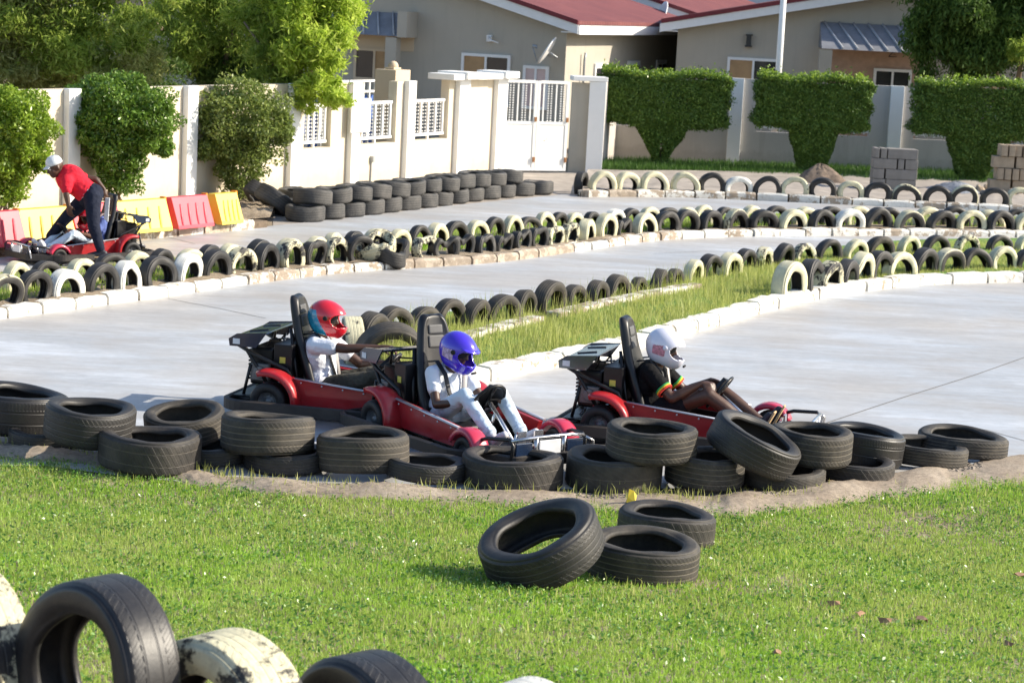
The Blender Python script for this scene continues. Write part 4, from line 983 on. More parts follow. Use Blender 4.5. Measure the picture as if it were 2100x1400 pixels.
xa, xb = hx2(1674), hx2(1885); za, zb_ = hz2(1700, 100), hz2(1700, 48)
mb = MB(); mb.add([(xa, -.02, zb_), (xb, -.02, zb_), (xb, -1.4, za), (xa, -1.4, za), (xa, -.02, za), (xb, -.02, za)], [(3, 2, 1, 0), (0, 1, 5, 4), (4, 5, 2, 3), (1, 2, 5), (4, 3, 0)])
cp = mb.build('canopy', M['slate'], h2); mb = MB()
for i in range(7):
    x = xa + .1 + (xb - xa - .4) * i / 6; mb.tube([(x, -.05, zb_ + .01), (x + .42, -1.38, za + .03)], .028, 6)
mb.build('rib', M['slate_light'], cp)
mb = MB(); mb.boxz(xa - .05, xa + .27, -1.38, -1.1, 0, za - .02); mb.build('porch_pillar', M['house_wall'], h2)
mb = MB(); mb.boxz(xa + .3, xb, -.02, -.002, .2, za - .01); mb.build('porch_wall', simple('porch_rose', (.46, .31, .23), .9), h2)
window(h2, hx2(1790), hx2(1868), .9, hz2(1820, 142), panes=('glass', 'glass'), y=-.06)
mb = MB(); q = hx2(1826); zt = hz2(1826, 108); mb.tube([(q - .1, -.1, zt - .12), (q, -.1, zt), (q + .1, -.1, zt - .12), (q - .1, -.1, zt - .12)], .012, 6); mb.build('hanging_ornament', M['black_metal'], h2)
mb = MB(); q = hx2(1531); zt = hz2(1531, 84); mb.boxz(q - .06, q + .06, -.15, -.03, zt - .13, zt + .12); mb.boxz(q - .09, q + .09, -.18, -.002, zt + .12, zt + .15); mb.boxz(q - .09, q + .09, -.16, -.002, zt - .17, zt - .13); mb.build('wall_lamp', M['black_metal'], h2)
# third house further back and a grey block behind it
D3 = 66.0
h3 = house('house', Vector((-2.5, D3, 0)), R_(-20), 'red roofed house further back between the two nearer houses', 9, 12, 2.9, 4.5, 4.15, 2.9, None)
dish(Vector(((1318 - 1050) / (F_PX / 62), 62, 3.05)), .62, (-.93, -.15, .32), 'large satellite dish on the far red roof, seen edge-on', pole=(.1, .2, -.9))
M['block'] = simple('block_bluegrey', (.30, .36, .46), .9, var=.05)
bk = empty('apartment_block', (9.5, 88, 0)); tag(bk, 'pale blue grey building far behind the right house', 'building')
mb = MB(); mb.boxz(-5, 2.2, 0, 8, 0, 9); mb.build('wall', M['block'], bk)
mb = MB(); mb.boxz(-2.6, -1.2, -.06, -.002, 3.0, 3.5); mb.build('window', M['white_metal'], bk)
mb = MB(); mb.boxz(2.21, 9, 1, 8, 0, 9); mb.build('side_wing', M['house_pale'], bk)
# ---- lamp post and street sign
lp = empty('lamp_post', Vector(((1538 - 1050 + 26) / (F_PX / 50.3), 50.3, 0))); tag(lp, 'tall white lamp post behind the wall in front of the right house', 'lamp post')
mb = MB(); mb.tube([(0, 0, 0), (0, 0, 5.2)], [.085, .065], 14); mb.build('pole', M['white_metal'], lp)
mb = MB(); mb.tube([(0, 0, 5.2), (-.3, 0, 5.35), (-.8, 0, 5.42)], .04, 8); mb.build('arm', M['white_metal'], lp)
mb = MB(); mb.ball((-1.0, 0, 5.42), (.28, .1, .06)); mb.build('lamp_head', M['steel'], lp)
q = A0 + dW * wall_at(748) + nW * -1.0; sg = empty('street_sign', q); tag(sg, 'blue street name plate on a white post rising behind the wall', 'sign')
mb = MB(); mb.tube([(0, 0, 0), (0, 0, 2.52)], .035, 10); mb.build('post', M['white_metal'], sg)
mb = MB(); mb.box((-.19, -.02, 2.36), (.34, .02, .17)); pl_ = mb.build('plate', simple('sign_blue', (.04, .12, .38), .5), sg, bevel=.004)
mb = MB()
for x0_, x1_, z_ in ((-.33, -.06, 2.395), (-.28, -.10, 2.335)):
    x = x0_
    while x < x1_: mb.boxz(x, x + .018, -.034, -.031, z_ - .016, z_ + .016); x += .028
mb.build('lettering', simple('sign_text', (.35, .45, .6), .6), pl_)
# ---- water filled barriers on the left
def barrier_mesh(mb, L=.92, H=.5):
    for y, s in ((0, 1),):
        mb.prism([(-.21, 0), (.21, 0), (.20, .05), (.06, H), (-.06, H), (-.20, .05)], -L / 2, L / 2, 'x')
    # slanted ribs on both faces (faces look along +-x after rotation, local y is across)
    for k in range(4):
        x = -L / 2 + .10 + k * (L - .1) / 4
        for s in (1, -1):
            mb.tube([(x, s * .195, .05), (x + .02, s * .150, .17), (x + .05, s * .092, H - .11), (x + .055, s * .075, H - .09)], [.020, .026, .024, .008], 8)
M['plastic_red'] = simple('plastic_red', (.66, .06, .09), .4, var=.12, scale=3); M['plastic_yellow'] = simple('plastic_yellow', (.80, .60, .07), .4, var=.12, scale=3); M['plastic_orange'] = simple('plastic_orange', (.75, .25, .02), .4)
bars = [(-20, 'r'), (83, 'y'), (184, 'r'), (281, 'y'), (380, 'r'), (455, 'y')]
nm = {'y': 'yellow', 'r': 'red'}
line = [G(-60, 508, .12), G(500, 452, .12)]; d = (line[1] - line[0]).normalized(); yaw = math.atan2(d.y, d.x)
where = ['cut off by the left edge', 'behind the front of the left kart', 'mostly hidden behind the bending man', 'just right of the left kart wing', 'between two yellow ones below the third bush', 'at the tyre stack end of the barrier line']
def on_line(px):
    lo, hi = 0., 1.
    for _ in range(50):
        t = (lo + hi) / 2
        if PXY(line[0].lerp(line[1], t))[0] < px: lo = t
        else: hi = t
    return line[0].lerp(line[1], t)
for i, (px, c) in enumerate(bars):
    q = on_line(px); q2 = on_line(px + (bars[i + 1][0] - px if i < len(bars) - 1 else 100)); L = (q2 - q).length * .96
    b = empty('safety_barrier', q, yaw + random.uniform(-.05, .05)); tag(b, f'{nm[c]} plastic water barrier {where[i]}', 'barrier', 'plastic barriers in a line along the wall')
    mb = MB(); barrier_mesh(mb, L, .43); mb.build('body', M['plastic_' + nm[c]], b, bevel=.01)
    mb = MB(); mb.box((L / 2 + .012, 0, .3), (.04, .09, .3)); mb.build('connector', M['plastic_orange'], b)
# ---- block stacks and dirt mound
M['block_grey'] = simple('concrete_block', (.23, .215, .20), .95, var=.15, scale=6, bmp=.4)
M['block_tan'] = simple('paving_block', (.38, .30, .215), .95, var=.2, scale=5, bmp=.4)
def blk(loc, size, mat, rz, label, group, hollow=True, name='concrete_block'):
    mb = MB(); mb.box((0, 0, size[2] / 2), size)
    if hollow: pass
    o = mb.build(name, mat, bevel=.008); o.location = loc; o.rotation_euler = (0, 0, rz); tag(o, label, 'block', group); return o
q0 = G(1785, 396); u_ = F_PX / q0.y
rows_ = [[(0, .34), (.36, .34), (.72, .17)], [(0, .17), (.19, .48), (.69, .2)], [(0, .46), (.48, .17), (.67, .22)], [(0, .11), (.13, .1), (.25, .62)], ]
rg = random.Random(9)
nms = ['bottom', 'second', 'third', 'top']
for r, rw in enumerate([[(0, .25), (.27, .6)], [(0, .22), (.24, .63)], [(0, .46), (.48, .12), (.62, .25)], [(0, .1), (.12, .12), (.26, .6)]]):
    for i, (x, l) in enumerate(rw):
        blk((q0.x + x + l / 2 + rg.uniform(-.01, .01), q0.y, .11 + r * .205), (l, .4, .198), M['block_grey'], 0, f'grey hollow block, {ORD[i]} from the left in the {nms[r]} course of the small stack', 'concrete blocks in the small stack by the wall')
q0 = G(2030, 402); n_ = 0
for r in range(4):
    for i in range(9):
        x = i * .155 + (.05 if r % 2 else 0) + r * .02
        if r == 2 or r == 0:
            if i % 3 == 0: blk((q0.x + x + .16, q0.y, .12 + r * .24), (.42, .3, .23), M['block_tan'], rg.uniform(-.04, .04), f'tan paving block, {ORD[n_ % 40]} of the large pile counted from its foot', 'paving blocks piled at the right edge', name='paving_block'); n_ += 1
        elif i < 8: blk((q0.x + x + .07, q0.y + rg.uniform(-.03, .03), .12 + r * .24), (.13, .36, .23), M['block_tan'], rg.uniform(-.06, .06), f'tan paving block, {ORD[n_ % 40]} of the large pile counted from its foot', 'paving blocks piled at the right edge', name='paving_block'); n_ += 1
def mound(px, py, rx, ry, h, mat, label, name='dirt_mound'):
    q = G(px, py); mb = MB(); nr, na = 12, 40; rg = random.Random(int(px))
    for i in range(nr + 1):
        f = i / nr
        for k in range(na):
            t = 2 * math.pi * k / na; wob = 1 + .12 * math.sin(3 * t + px) + .06 * math.sin(7 * t)
            mb.v.append((rx * f * wob * math.cos(t), ry * f * wob * math.sin(t), h * (1 - f ** 1.6) * (1 + rg.uniform(-.1, .1)) - .01))
    for i in range(nr):
        for k in range(na): mb.f.append((i * na + k, (i + 1) * na + k, (i + 1) * na + (k + 1) % na, i * na + (k + 1) % na)); mb.mi.append(0); mb.sm.append(True)
    o = mb.build(name, mat); o.location = q + Vector((0, 0, .1)); tag(o, label, 'mound'); return o
mound(1680, 382, .55, .6, .36, simple('earth_brown', (.17, .13, .10), 1, var=.4, scale=12, bmp=.6), 'brown heap of earth in the weeds by the wall')
mound(1960, 402, .6, .5, .2, simple('gravel_blue', (.22, .24, .28), .95, var=.4, scale=25, bmp=.6), 'low heap of blue grey gravel behind the far tyre row', 'gravel_mound')
# rubble round the block piles
rb_m = M['block_grey']
for i in range(14):
    q = G(rg.uniform(2000, 2120), rg.uniform(398, 410)); mb = MB(); mb.ball((0, 0, 0), (rg.uniform(.08, .16), rg.uniform(.08, .14), rg.uniform(.05, .11)), nu=7, nv=5)
    o = mb.build('rubble_stone', rb_m if i % 2 else M['block_tan']); o.location = q + Vector((0, 0, .15)); o.rotation_euler = (rg.random(), rg.random(), rg.random() * 6)
    for pgn in o.data.polygons: pgn.use_smooth = False
    tag(o, 'lump of broken masonry lying at the foot of the paving block pile', 'rubble', 'broken masonry round the paving block pile')
# ================================================================ trees and bushes
def crown_pts(N, fn):
    """fn(N) -> points; helper to collect until N"""
    return fn(N)
def ell_shell(N, c, r, fill=.35, seed=0, rough=.18):
    d = rng.normal(0, 1, (N, 3)); d /= np.linalg.norm(d, axis=1)[:, None]
    k = 1 - fill * rng.random(N) ** 1.5
    k *= 1 + rough * np.sin(d[:, 0] * 7 + seed) * np.cos(d[:, 1] * 6 + seed * 2) + rough * .6 * np.sin(d[:, 2] * 11 + seed)
    return np.array(c) + d * np.array(r) * k[:, None]
def trunk(name, paths, mat, parent):
    mb = MB()
    for pts, r0, r1 in paths:
        k = len(pts); mb.tube(pts, [r0 + (r1 - r0) * i / (k - 1) for i in range(k)], 8)
    return mb.build(name, mat, parent)
# clipped bushes in front of the left wall: round head on thin stems
def bush_at(px):
    lo, hi = -40.0, 20.0
    for _ in range(60):
        t = (lo + hi) / 2
        if PXY(A0 + nW * .5 + dW * t)[0] < px: lo = t
        else: hi = t
    return A0 + nW * .5 + dW * t
def bush(px, py, w_, z0, z1, mat, label, seed, stems=3, vshape=False, N=9000, size=.034):
    q = bush_at(px); b = empty('bush', q); tag(b, label, 'bush', 'clipped bushes along the cream wall')
    rg = random.Random(seed)
    zc = (z0 + z1) / 2; N = int(N * 1.4)
    parts = [ell_shell(int(N * .62), (0, 0, z1 - (z1 - z0) * .36), (w_ * .60, w_ * .40, (z1 - z0) * .38), .5, seed), ell_shell(int(N * .2), (w_ * .04, 0, z0 + (z1 - z0) * .3), (w_ * .28, w_ * .22, (z1 - z0) * .34), .5, seed + 1)]
    for i in range(9):
        a = rg.uniform(0, 6.28); parts.append(ell_shell(int(N * .035), (math.cos(a) * w_ * .50, math.sin(a) * w_ * .28 - .02, zc + rg.uniform(-.25, .45)), (.16, .15, .14), .8, i))
    P = np.concatenate(parts); P[:, 2] = np.minimum(P[:, 2], z1 - .02 + rng.exponential(.05, len(P)))
    o = leaves('foliage', P, size, mat, .9, .3); o.parent = b
    paths = []
    for i in range(stems):
        a = rg.uniform(0, 6.28); bx = rg.uniform(-.1, .1)
        paths.append(([(bx, rg.uniform(-.06, .06), -.03), (bx * 1.6, .0, z0 * .5), (math.cos(a) * .14, math.sin(a) * .1, z0 + .15), (math.cos(a) * w_ * .3, math.sin(a) * .2, zc + .2)], .028, .012))
    trunk('trunk', paths, M['bark'], b)
    return b
bush(8, 445, 1.15, .38, 2.0, M['bush_bright'], 'bright green round bush cut by the left edge, first along the cream wall', 1, N=24000)
bush(236, 428, 1.42, .42, 2.12, M['bush'], 'full green bush on two thin stems behind the bending man', 2, N=30000)
bush(484, 402, 1.45, .15, 2.0, M['bush_dry'], 'sparser olive bush tapering down to the last yellow barrier', 3, stems=7, N=24000)
# flat topped hedges against the far wall
def hedge(px, py, xl, xr, ztop, zund, zfoot, label, seed, N=60000):
    q = G(px, py); h = empty('clipped_hedge', q); tag(h, label, 'hedge', 'flat topped hedges against the far wall')
    s = F_PX / q.y; L = (xl - px) / s; Rr = (xr - px) / s
    z = rng.uniform(0.05, 1, N) ** .8 * ztop
    def half(z):    # left and right extents with height
        t = np.clip((z - zfoot) / (zund - zfoot), 0, 1)
        return t ** 1.0
    wide = z > zund
    t = half(z)
    lft = np.where(wide, L * (1 - .03 * np.sin(z * 9)), -.17 + (L * .48 + .17) * t * .9); rgt = np.where(wide, Rr * (1 - .06 * np.abs(ztop - z)), .17 + (Rr * .48 - .17) * t * .9)
    dep = np.where(wide, .42, .26 + .12 * t)
    a = rng.uniform(0, 2 * np.pi, N); ca, sa = np.cos(a), np.sin(a); e = .45
    sx = np.sign(ca) * np.abs(ca) ** e; sy = np.sign(sa) * np.abs(sa) ** e
    k = 1 - .22 * rng.random(N) ** 2 + .04 * np.sin(z * 13 + a * 5 + seed) + .04 * np.sin(z * 27 + a * 11) + rng.normal(0, .028, N)
    x = (lft + rgt) / 2 + (rgt - lft) / 2 * sx * k; y = dep * sy * k
    P = np.stack([x, y, z], 1)
    NT_ = int(N * .3); tx = rng.uniform(0, 1, NT_); T = np.stack([L + (Rr - L) * tx, rng.uniform(-.42, .42, NT_), ztop + rng.exponential(.035, NT_) + .05 * np.sin(tx * 9 + seed)], 1)
    NU = int(N * .22); ux_ = rng.uniform(0, 1, NU); U_ = np.stack([L + (Rr - L) * ux_, rng.uniform(-.4, .4, NU), zund + rng.normal(0, .05, NU) + .04 * np.sin(ux_ * 14)], 1)
    NF = int(N * .45); fx = rng.uniform(.05, .95, NF); FZ = rng.uniform(zund + .03, ztop - .02, NF); FP = np.stack([L + (Rr - L) * fx, -.40 + .10 * rng.random(NF) + .03 * np.sin(fx * 20 + FZ * 9), FZ], 1)
    NS = int(N * .25); sz = rng.uniform(.05, zund + .1, NS); tt_ = np.clip((sz - zfoot) / (zund - zfoot), 0, 1) * .9; xl_ = -.17 + (L * .48 + .17) * tt_; xr_ = .17 + (Rr * .48 - .17) * tt_; SP = np.stack([xl_ + (xr_ - xl_) * rng.uniform(.05, .95, NS), -.25 - .1 * tt_ + .1 * rng.random(NS), sz], 1)
    spr = []
    rg = random.Random(seed)
    for i in range(44):
        bx = rg.uniform(L * .95, Rr * .95); by = rg.uniform(-.3, .3); hh = rg.uniform(.08, .28)
        m_ = 22; tt = rng.random(m_); spr.append(np.stack([bx + rng.normal(0, .03, m_) + tt * rg.uniform(-.08, .08), by + rng.normal(0, .03, m_), ztop + tt * hh], 1))
    o = leaves('foliage', np.concatenate([P, T, U_, FP] + ([SP] if zfoot < 0 else [SP[SP[:, 2] > .55]])), .032, M['hedge'], .9, .2); o.parent = h
    o = leaves('new_shoots', np.concatenate(spr + [T[: NT_ // 3] + np.array([0, 0, .02])]), .035, M['bush_bright'], .9, .4); o.parent = h
    trunk('trunk', [([(rg.uniform(-.2, .2), rg.uniform(-.1, .1), -.02), (rg.uniform(-.25, .25), 0, zund * .5), (rg.uniform(L * .5, Rr * .5), 0, zund + .2)], .05, .02) for _ in range(7)], M['bark'], h)
hedge(1352, 345, 1224, 1486, 1.98, 1.02, .25, 'flat topped hedge on exposed stems next to the gate', 1)
hedge(1664, 362, 1543, 1772, 2.05, 1.12, -.2, 'flat topped hedge covering the opening between the lamp post and the small block stack', 2, 66000)
hedge(1988, 378, 1866, 2160, 2.12, 1.12, -.1, 'flat topped hedge beneath the dark weeping tree', 3, 66000)
# big trees
def tree(name, base, clumps, mats, label, per=2600, size=.036, elong=1.8, droop=.7, limbs=(), group=None, trunk_r=.16):
    t = empty(name, base); tag(t, label, 'tree', group)
    by = {}
    for i, (c, r, mk) in enumerate(clumps):
        n_ = int(2.7 * per * (r[0] * r[2]) ** .9)
        # several smaller tufts inside the clump give gaps and light/dark structure
        k = 13; d = rng.normal(0, 1, (k, 3)); d /= np.linalg.norm(d, axis=1)[:, None]; cc = np.array(c) + d * np.array(r) * rng.uniform(.45, .95, (k, 1))
        Ps = [ell_shell(n_ // (k + 2), tuple(q), tuple(np.array(r) * rng.uniform(.22, .46)), .75, i + j, .4) for j, q in enumerate(cc)] + [ell_shell(n_ // (k + 2), c, tuple(np.array(r) * .85), .9, i, .4)]
        by.setdefault(mk, []).append(np.concatenate(Ps))
    first = True
    for mk, ps in by.items():
        o = leaves('foliage', np.concatenate(ps), size, M[mk], elong, .0, droop); o.parent = t
    tops = [c for c, r, mk in clumps]
    trunk('trunk', [([(0, 0, -.05), (.05, 0, .8), (.0, 0, 1.6)], trunk_r, trunk_r * .7)] + [([(0, 0, 1.3), tuple((np.array(c) * .5 + np.array([0, 0, .7])).tolist()), c], trunk_r * .5, .02) for c in tops[::2]] + [(l, .05, .015) for l in limbs], M['bark'], t)
    return t
def tp(px, py, D, base):     # local coordinate of the point seen at px,py at distance D
    d = ray(px, py); k = D / d.y; q = Vector((0, 0, CAMZ)) + d * k; return tuple(q - base)
b1 = Vector((-8.2, 39, 0))
cl = [(tp(x, y, D, b1), r, mk) for x, y, D, r, mk in [(-30, 40, 38, (1.3, 1, 1), 'tree_brown'), (60, 120, 38, (1.0, .9, .6), 'tree_brown'), (120, 30, 37.5, (1.2, 1, .9), 'tree'), (215, 80, 37.5, (1.0, .9, .8), 'tree'), (270, 130, 37.2, (.7, .8, .5), 'tree_brown'), (180, -70, 38, (1.5, 1.2, 1.0), 'tree_brown'), (300, -60, 38, (1.2, 1, .9), 'tree'), (20, -80, 38, (1.5, 1.2, 1.0), 'tree_brown'), (-120, 0, 38, (1.5, 1.2, 1.2), 'tree_brown'), (270, 60, 36.8, (.6, .8, .5), 'tree'), (30, 150, 38.5, (.9, .8, .45), 'tree_brown'), (140, 150, 38.5, (.9, .8, .45), 'tree_brown'), (235, 160, 38.5, (.8, .8, .4), 'tree_dark'), (320, 165, 38.5, (.8, .8, .4), 'tree_dark'), (110, 90, 38.6, (1.0, .8, .6), 'tree_brown')]]
tree('broad_tree', b1, cl, None, 'olive green tree with bare twigs over the left end of the wall', per=2900, limbs=[[tp(180, 130, 38, b1), tp(150, 90, 37.8, b1), tp(165, 60, 37.5, b1)], [tp(330, 60, 38, b1), tp(295, 20, 37.6, b1), tp(285, -20, 37.5, b1)]])
b2 = Vector((-5.9, 41.5, 0))
cl = [(tp(x, y, D, b2), r, mk) for x, y, D, r, mk in [(400, 30, 41.5, (1.2, 1, 1), 'tree'), (420, 120, 41.5, (1.3, 1, .7), 'tree_dark'), (480, 50, 40.4, (1.1, .8, .8), 'tree'), (520, 150, 41, (.9, .9, .5), 'tree_dark'), (350, 100, 40.6, (.9, .8, .7), 'tree'), (480, -60, 41, (1.4, 1.2, 1), 'tree'), (600, -60, 41, (1.3, 1.2, 1), 'tree')]]
tree('broad_tree', b2, cl, None, 'dense dark green tree behind the wall between the olive tree and the bright tree', per=3000, limbs=[[tp(590, 190, 41, b2), tp(560, 120, 41, b2), tp(520, 40, 40.8, b2)]])
b3 = G(592, 397) + Vector((-.1, .35, 0))
cl = [(tp(x, y, D, b3), r, mk) for x, y, D, r, mk in [(560, 20, 37.2, (.95, .8, .7), 'tree'), (640, 20, 37, (.9, .8, .75), 'tree_bright'), (705, 20, 37, (.42, .6, .5), 'tree_bright'), (688, 75, 36.9, (.36, .6, .4), 'tree_bright'), (630, 100, 36.8, (.7, .7, .5), 'tree_bright'), (668, 130, 36.6, (.38, .5, .4), 'tree_bright'), (655, 180, 36.6, (.42, .5, .35), 'tree_bright'), (690, 195, 36.5, (.3, .4, .25), 'tree_bright'), (575, 110, 37.2, (.7, .6, .55), 'tree'), (560, 170, 37.0, (.5, .5, .35), 'tree'), (605, 185, 36.9, (.35, .4, .35), 'tree'), (640, -60, 37, (1.2, 1, .8), 'tree_bright'), (625, 205, 36.7, (.25, .35, .22), 'tree_bright')]]
tree('broad_tree', b3, cl, None, 'bright yellow green tree hanging over the wall beside the notice board', per=3600, size=.038, limbs=[[tp(595, 220, 37.2, b3), tp(560, 130, 37, b3), tp(500, 45, 37, b3)]], trunk_r=.12)
b4 = Vector((12.0, 53, 0))
cl = [(tp(x, y, D, b4), r, mk) for x, y, D, r, mk in [(1935, 40, 52, (1.1, 1, 1), 'tree_dark'), (2030, 50, 52, (1.3, 1, 1.2), 'tree_dark'), (1925, 110, 51.8, (.85, .8, .8), 'tree_dark'), (2010, 120, 51.8, (1.1, .9, .7), 'tree_dark'), (2100, 110, 52, (1.1, 1, .8), 'tree_dark'), (2110, 30, 52, (1.2, 1, 1.2), 'tree_dark'), (1960, -50, 52, (1.6, 1, 1.2), 'tree_dark'), (2090, -60, 52, (1.6, 1, 1.2), 'tree_dark'), (1915, 20, 51.5, (.4, .5, .8), 'tree_dark'), (1985, 30, 51, (.6, .5, .5), 'tree_dark'), (2095, 105, 51, (.3, .4, .35), 'tree')]]
tree('weeping_tree', b4, cl, None, 'dark weeping tree with hanging foliage at the top right', per=3200, size=.045, droop=2.0, elong=1.7)
b5 = Vector((-3.2, 46.8, 0))
# fallen brown leaves on the lawn
M['dry_leaf'] = simple('dry_leaf', (.32, .19, .12), .9, var=.3, scale=30)
for i, (x, y, l) in enumerate([(1710, 1247, 'nearest the middle of the lawn'), (1762, 1268, 'just right of the first one'), (1890, 1280, 'largest of the cluster'), (2088, 1188, 'near the right edge of the picture'), (1592, 1350, 'lowest of the dry ones'), (2068, 1332, 'small, close to the bottom right'), (1815, 1283, 'pale, between two darker ones')]):
    q = GT(x, y); mb = MB(); s = .042 if i in (2, 3) else .028; k = 8
    vs = [(math.cos(t * .785) * s * (1.2 + .4 * math.sin(t * 1.9 + i)), math.sin(t * .785) * s * (.75 + .2 * math.sin(t * 2.7 + i)), .012 * math.sin(t * 2.1)) for t in range(k)]
    mb.add(vs + [(0, 0, .02)], [(t, (t + 1) % k, k) for t in range(k)])
    o = mb.build('fallen_leaf', M['dry_leaf'], solid=.002); o.location = q + Vector((0, 0, .028)); o.rotation_euler = (.35, .1, i); tag(o, f'dry brown leaf on the lawn, {l}', 'leaf', 'dry leaves lying on the lawn')
# yellow litter by the rear lawn tyre
mb = MB(); mb.add([(-.03, 0, 0), (.035, 0, 0), (.045, .02, .05), (.02, .01, .085), (-.012, 0, .10), (-.02, .0, .04)], [(0, 1, 2, 3, 4, 5)])
o = mb.build('plastic_scrap', M['plastic_yellow'], solid=.012); o.location = GT(1292, 1036) + Vector((0, 0, .02)); tag(o, 'bright yellow plastic scrap poking up behind the rear lawn tyre', 'litter')
# ================================================================ karts
m_, n, p = NT('kart_red'); f = noise(n, 9, 8, .8); g = noise(n, 3, 5, .7, mapscale=(1, 1, 3))
c_ = ramp(n, g, [(.3, (.30, .010, .014)), (.7, (.44, .014, .02))]); c_ = mix(n, ramp(n, f, [(.60, (0, 0, 0)), (.64, (.75,) * 3)]), c_, (.12, .05, .045)); n.links.new(c_, p.inputs['Base Color'])
n.links.new(ramp(n, f, [(.4, (.28,) * 3), (.65, (.6,) * 3)]), p.inputs['Roughness']); p.inputs['Coat Weight'].default_value = .35; M['kart_red'] = m_
M['kart_pink'] = simple('fender_red', (.50, .03, .07), .3, var=.08, scale=3, coat=.5)
M['kart_black'] = simple('kart_black', (.007, .007, .008), .4, var=.3, scale=12)
M['gloss_black'] = simple('gloss_black', (.012, .024, .055), .22, var=.2, spec=.9, coat=.5)
M['seat_black'] = simple('seat_vinyl', (.008, .008, .010), .4, var=.2, scale=10)
M['seat_insert'] = simple('seat_insert', (.10, .10, .10), .6, var=.2)
M['bumper'] = simple('bumper_rubber', (.03, .025, .022), .6, var=.4, scale=5, bmp=.2)
M['trim'] = simple('trim_metal', (.55, .56, .6), .3, .7, var=.1)
M['chrome'] = simple('chrome_bar', (.6, .6, .62), .25, .9)
M['rim'] = simple('rim_grey', (.16, .16, .165), .45, .5)
M['kart_tyre'] = simple('kart_tyre', (.012, .012, .013), .6, var=.3, scale=14, bmp=.2)
M['strap'] = simple('belt_black', (.015, .015, .017), .6)
M['belt_grey'] = simple('belt_grey', (.36, .34, .33), .6)
M['plate_white'] = simple('plate_white', (.75, .77, .80), .4)
M['stk'] = simple('sticker_yellow', (.7, .6, .1), .5)
def kart_proto(root):
    P = lambda mb, nm, mt, par=root, **k: mb.build(nm, mt, par, **k)
    # floor and chassis
    mb = MB(); mb.boxz(-.5, 1.0, -.33, .33, .09, .105); mb.boxz(-.95, -.5, -.28, .28, .10, .115); P(mb, 'floor', M['kart_black'])
    for s in (-1, 1):      # red side panels with a silver lip, tapering to the nose
        y = .40 * s
        mb = MB(); mb.add([(-.36, y, .13), (.42, y, .12), (.50, y, .275), (-.34, y, .345), (-.42, y, .36), (-.40, y, .24),
                           (-.36, y - .05 * s, .13), (.42, y - .05 * s, .12), (.50, y - .05 * s, .275), (-.34, y - .05 * s, .345), (-.42, y - .05 * s, .36), (-.40, y - .05 * s, .24)],
                          [(0, 1, 2, 3, 4, 5), (11, 10, 9, 8, 7, 6)] + [(i, i + 6, (i + 1) % 6 + 6, (i + 1) % 6) for i in range(6)])
        sp = P(mb, 'side_panel', M['kart_red'], bevel=.006)
        mb = MB(); mb.tube([(-.36, y + .008 * s, .352), (.50, y + .008 * s, .281)], .013, 8, flat=(.7, 1.4)); mb.build('trim_strip', M['trim'], sp)
    # inner tub wall
    mb = MB(); mb.prism([(-.5, .10), (1.0, .10), (1.0, .16), (-.38, .26), (-.5, .26)], -.30, -.285); mb.prism([(-.5, .10), (1.0, .10), (1.0, .16), (-.38, .26), (-.5, .26)], .285, .30); P(mb, 'tub', M['kart_black'])
    # wheels and fenders
    for x, r, w_, yy in ((-.56, .155, .17, .44), (.66, .125, .12, .43)):
        for s in (-1, 1):
            wh = empty('wheel', (x, yy * s, r)); wh.parent = root
            ax = RX(R_(90))
            pr = [(r * .52, -.42 * w_), (r * .75, -.5 * w_), (r * .93, -.46 * w_), (r, -.33 * w_), (r, -.1 * w_), (r - .006, -.08 * w_), (r - .006, .08 * w_), (r, .1 * w_), (r, .33 * w_), (r * .93, .46 * w_), (r * .75, .5 * w_), (r * .52, .42 * w_)]
            mb = MB(); mb.lathe(pr, 30, ax, closed=True); mb.build('tyre', M['kart_tyre'], wh)
            mb = MB(); mb.lathe([(r * .54, -.40 * w_), (r * .50, -.34 * w_), (r * .44, -.2 * w_), (r * .18, -.16 * w_), (r * .16, -.3 * w_), (0.001, -.3 * w_)], 24, ax)
            mb.lathe([(r * .54, .40 * w_), (r * .50, .34 * w_), (r * .44, .2 * w_), (r * .18, .16 * w_), (r * .16, .3 * w_), (0.001, .3 * w_)], 24, ax)
            for k in range(5):
                t = k * 2 * math.pi / 5
                mb.ball((r * .3 * math.cos(t), -.19 * w_, r * .3 * math.sin(t)), .008, nu=6, nv=4); mb.ball((r * .3 * math.cos(t), .19 * w_, r * .3 * math.sin(t)), .008, nu=6, nv=4)
            mb.build('rim', M['rim'], wh)
            # fender: thick arched sheet over the wheel
            rf = r + (.092 if x < 0 else .055); a0, a1 = (-.28, 1.95) if x < 0 else (.35, 2.75)
            wd = w_ / 2 + .012; mb = MB(); n_ = 14; th = .012
            vs = []
            for i in range(n_ + 1):
                a = a0 + (a1 - a0) * i / n_
                ca, sa = math.cos(a), math.sin(a); k = 1.0 + (.10 * max(0, -math.cos(a)) if x < 0 else 0)
                for q, yq in ((rf * k, -wd), (rf * k + .012, -wd * .6), (rf * k + .012, wd * .6), (rf * k, wd), (rf * k - .035, wd), (rf * k - .035, wd - .01), (rf * k - th, wd * .6), (rf * k - th, -wd * .6), (rf * k - .035, -wd + .01), (rf * k - .035, -wd)):
                    vs.append((x + q * ca, yy * s + yq, r + q * sa))
            fs = [(i * 10 + j, i * 10 + (j + 1) % 10, (i + 1) * 10 + (j + 1) % 10, (i + 1) * 10 + j) for i in range(n_) for j in range(10)] + [tuple(range(10))[::-1], tuple(n_ * 10 + j for j in range(10))]
            mb.add(vs, fs, 0, True); P(mb, 'fender', M['kart_red'] if x < 0 else M['kart_pink'])
        mb = MB(); mb.tube([(x, -yy, r), (x, yy, r)], .018, 8); P(mb, 'axle', M['rim'])
    # perimeter bumper
    mb = MB(); pts = []
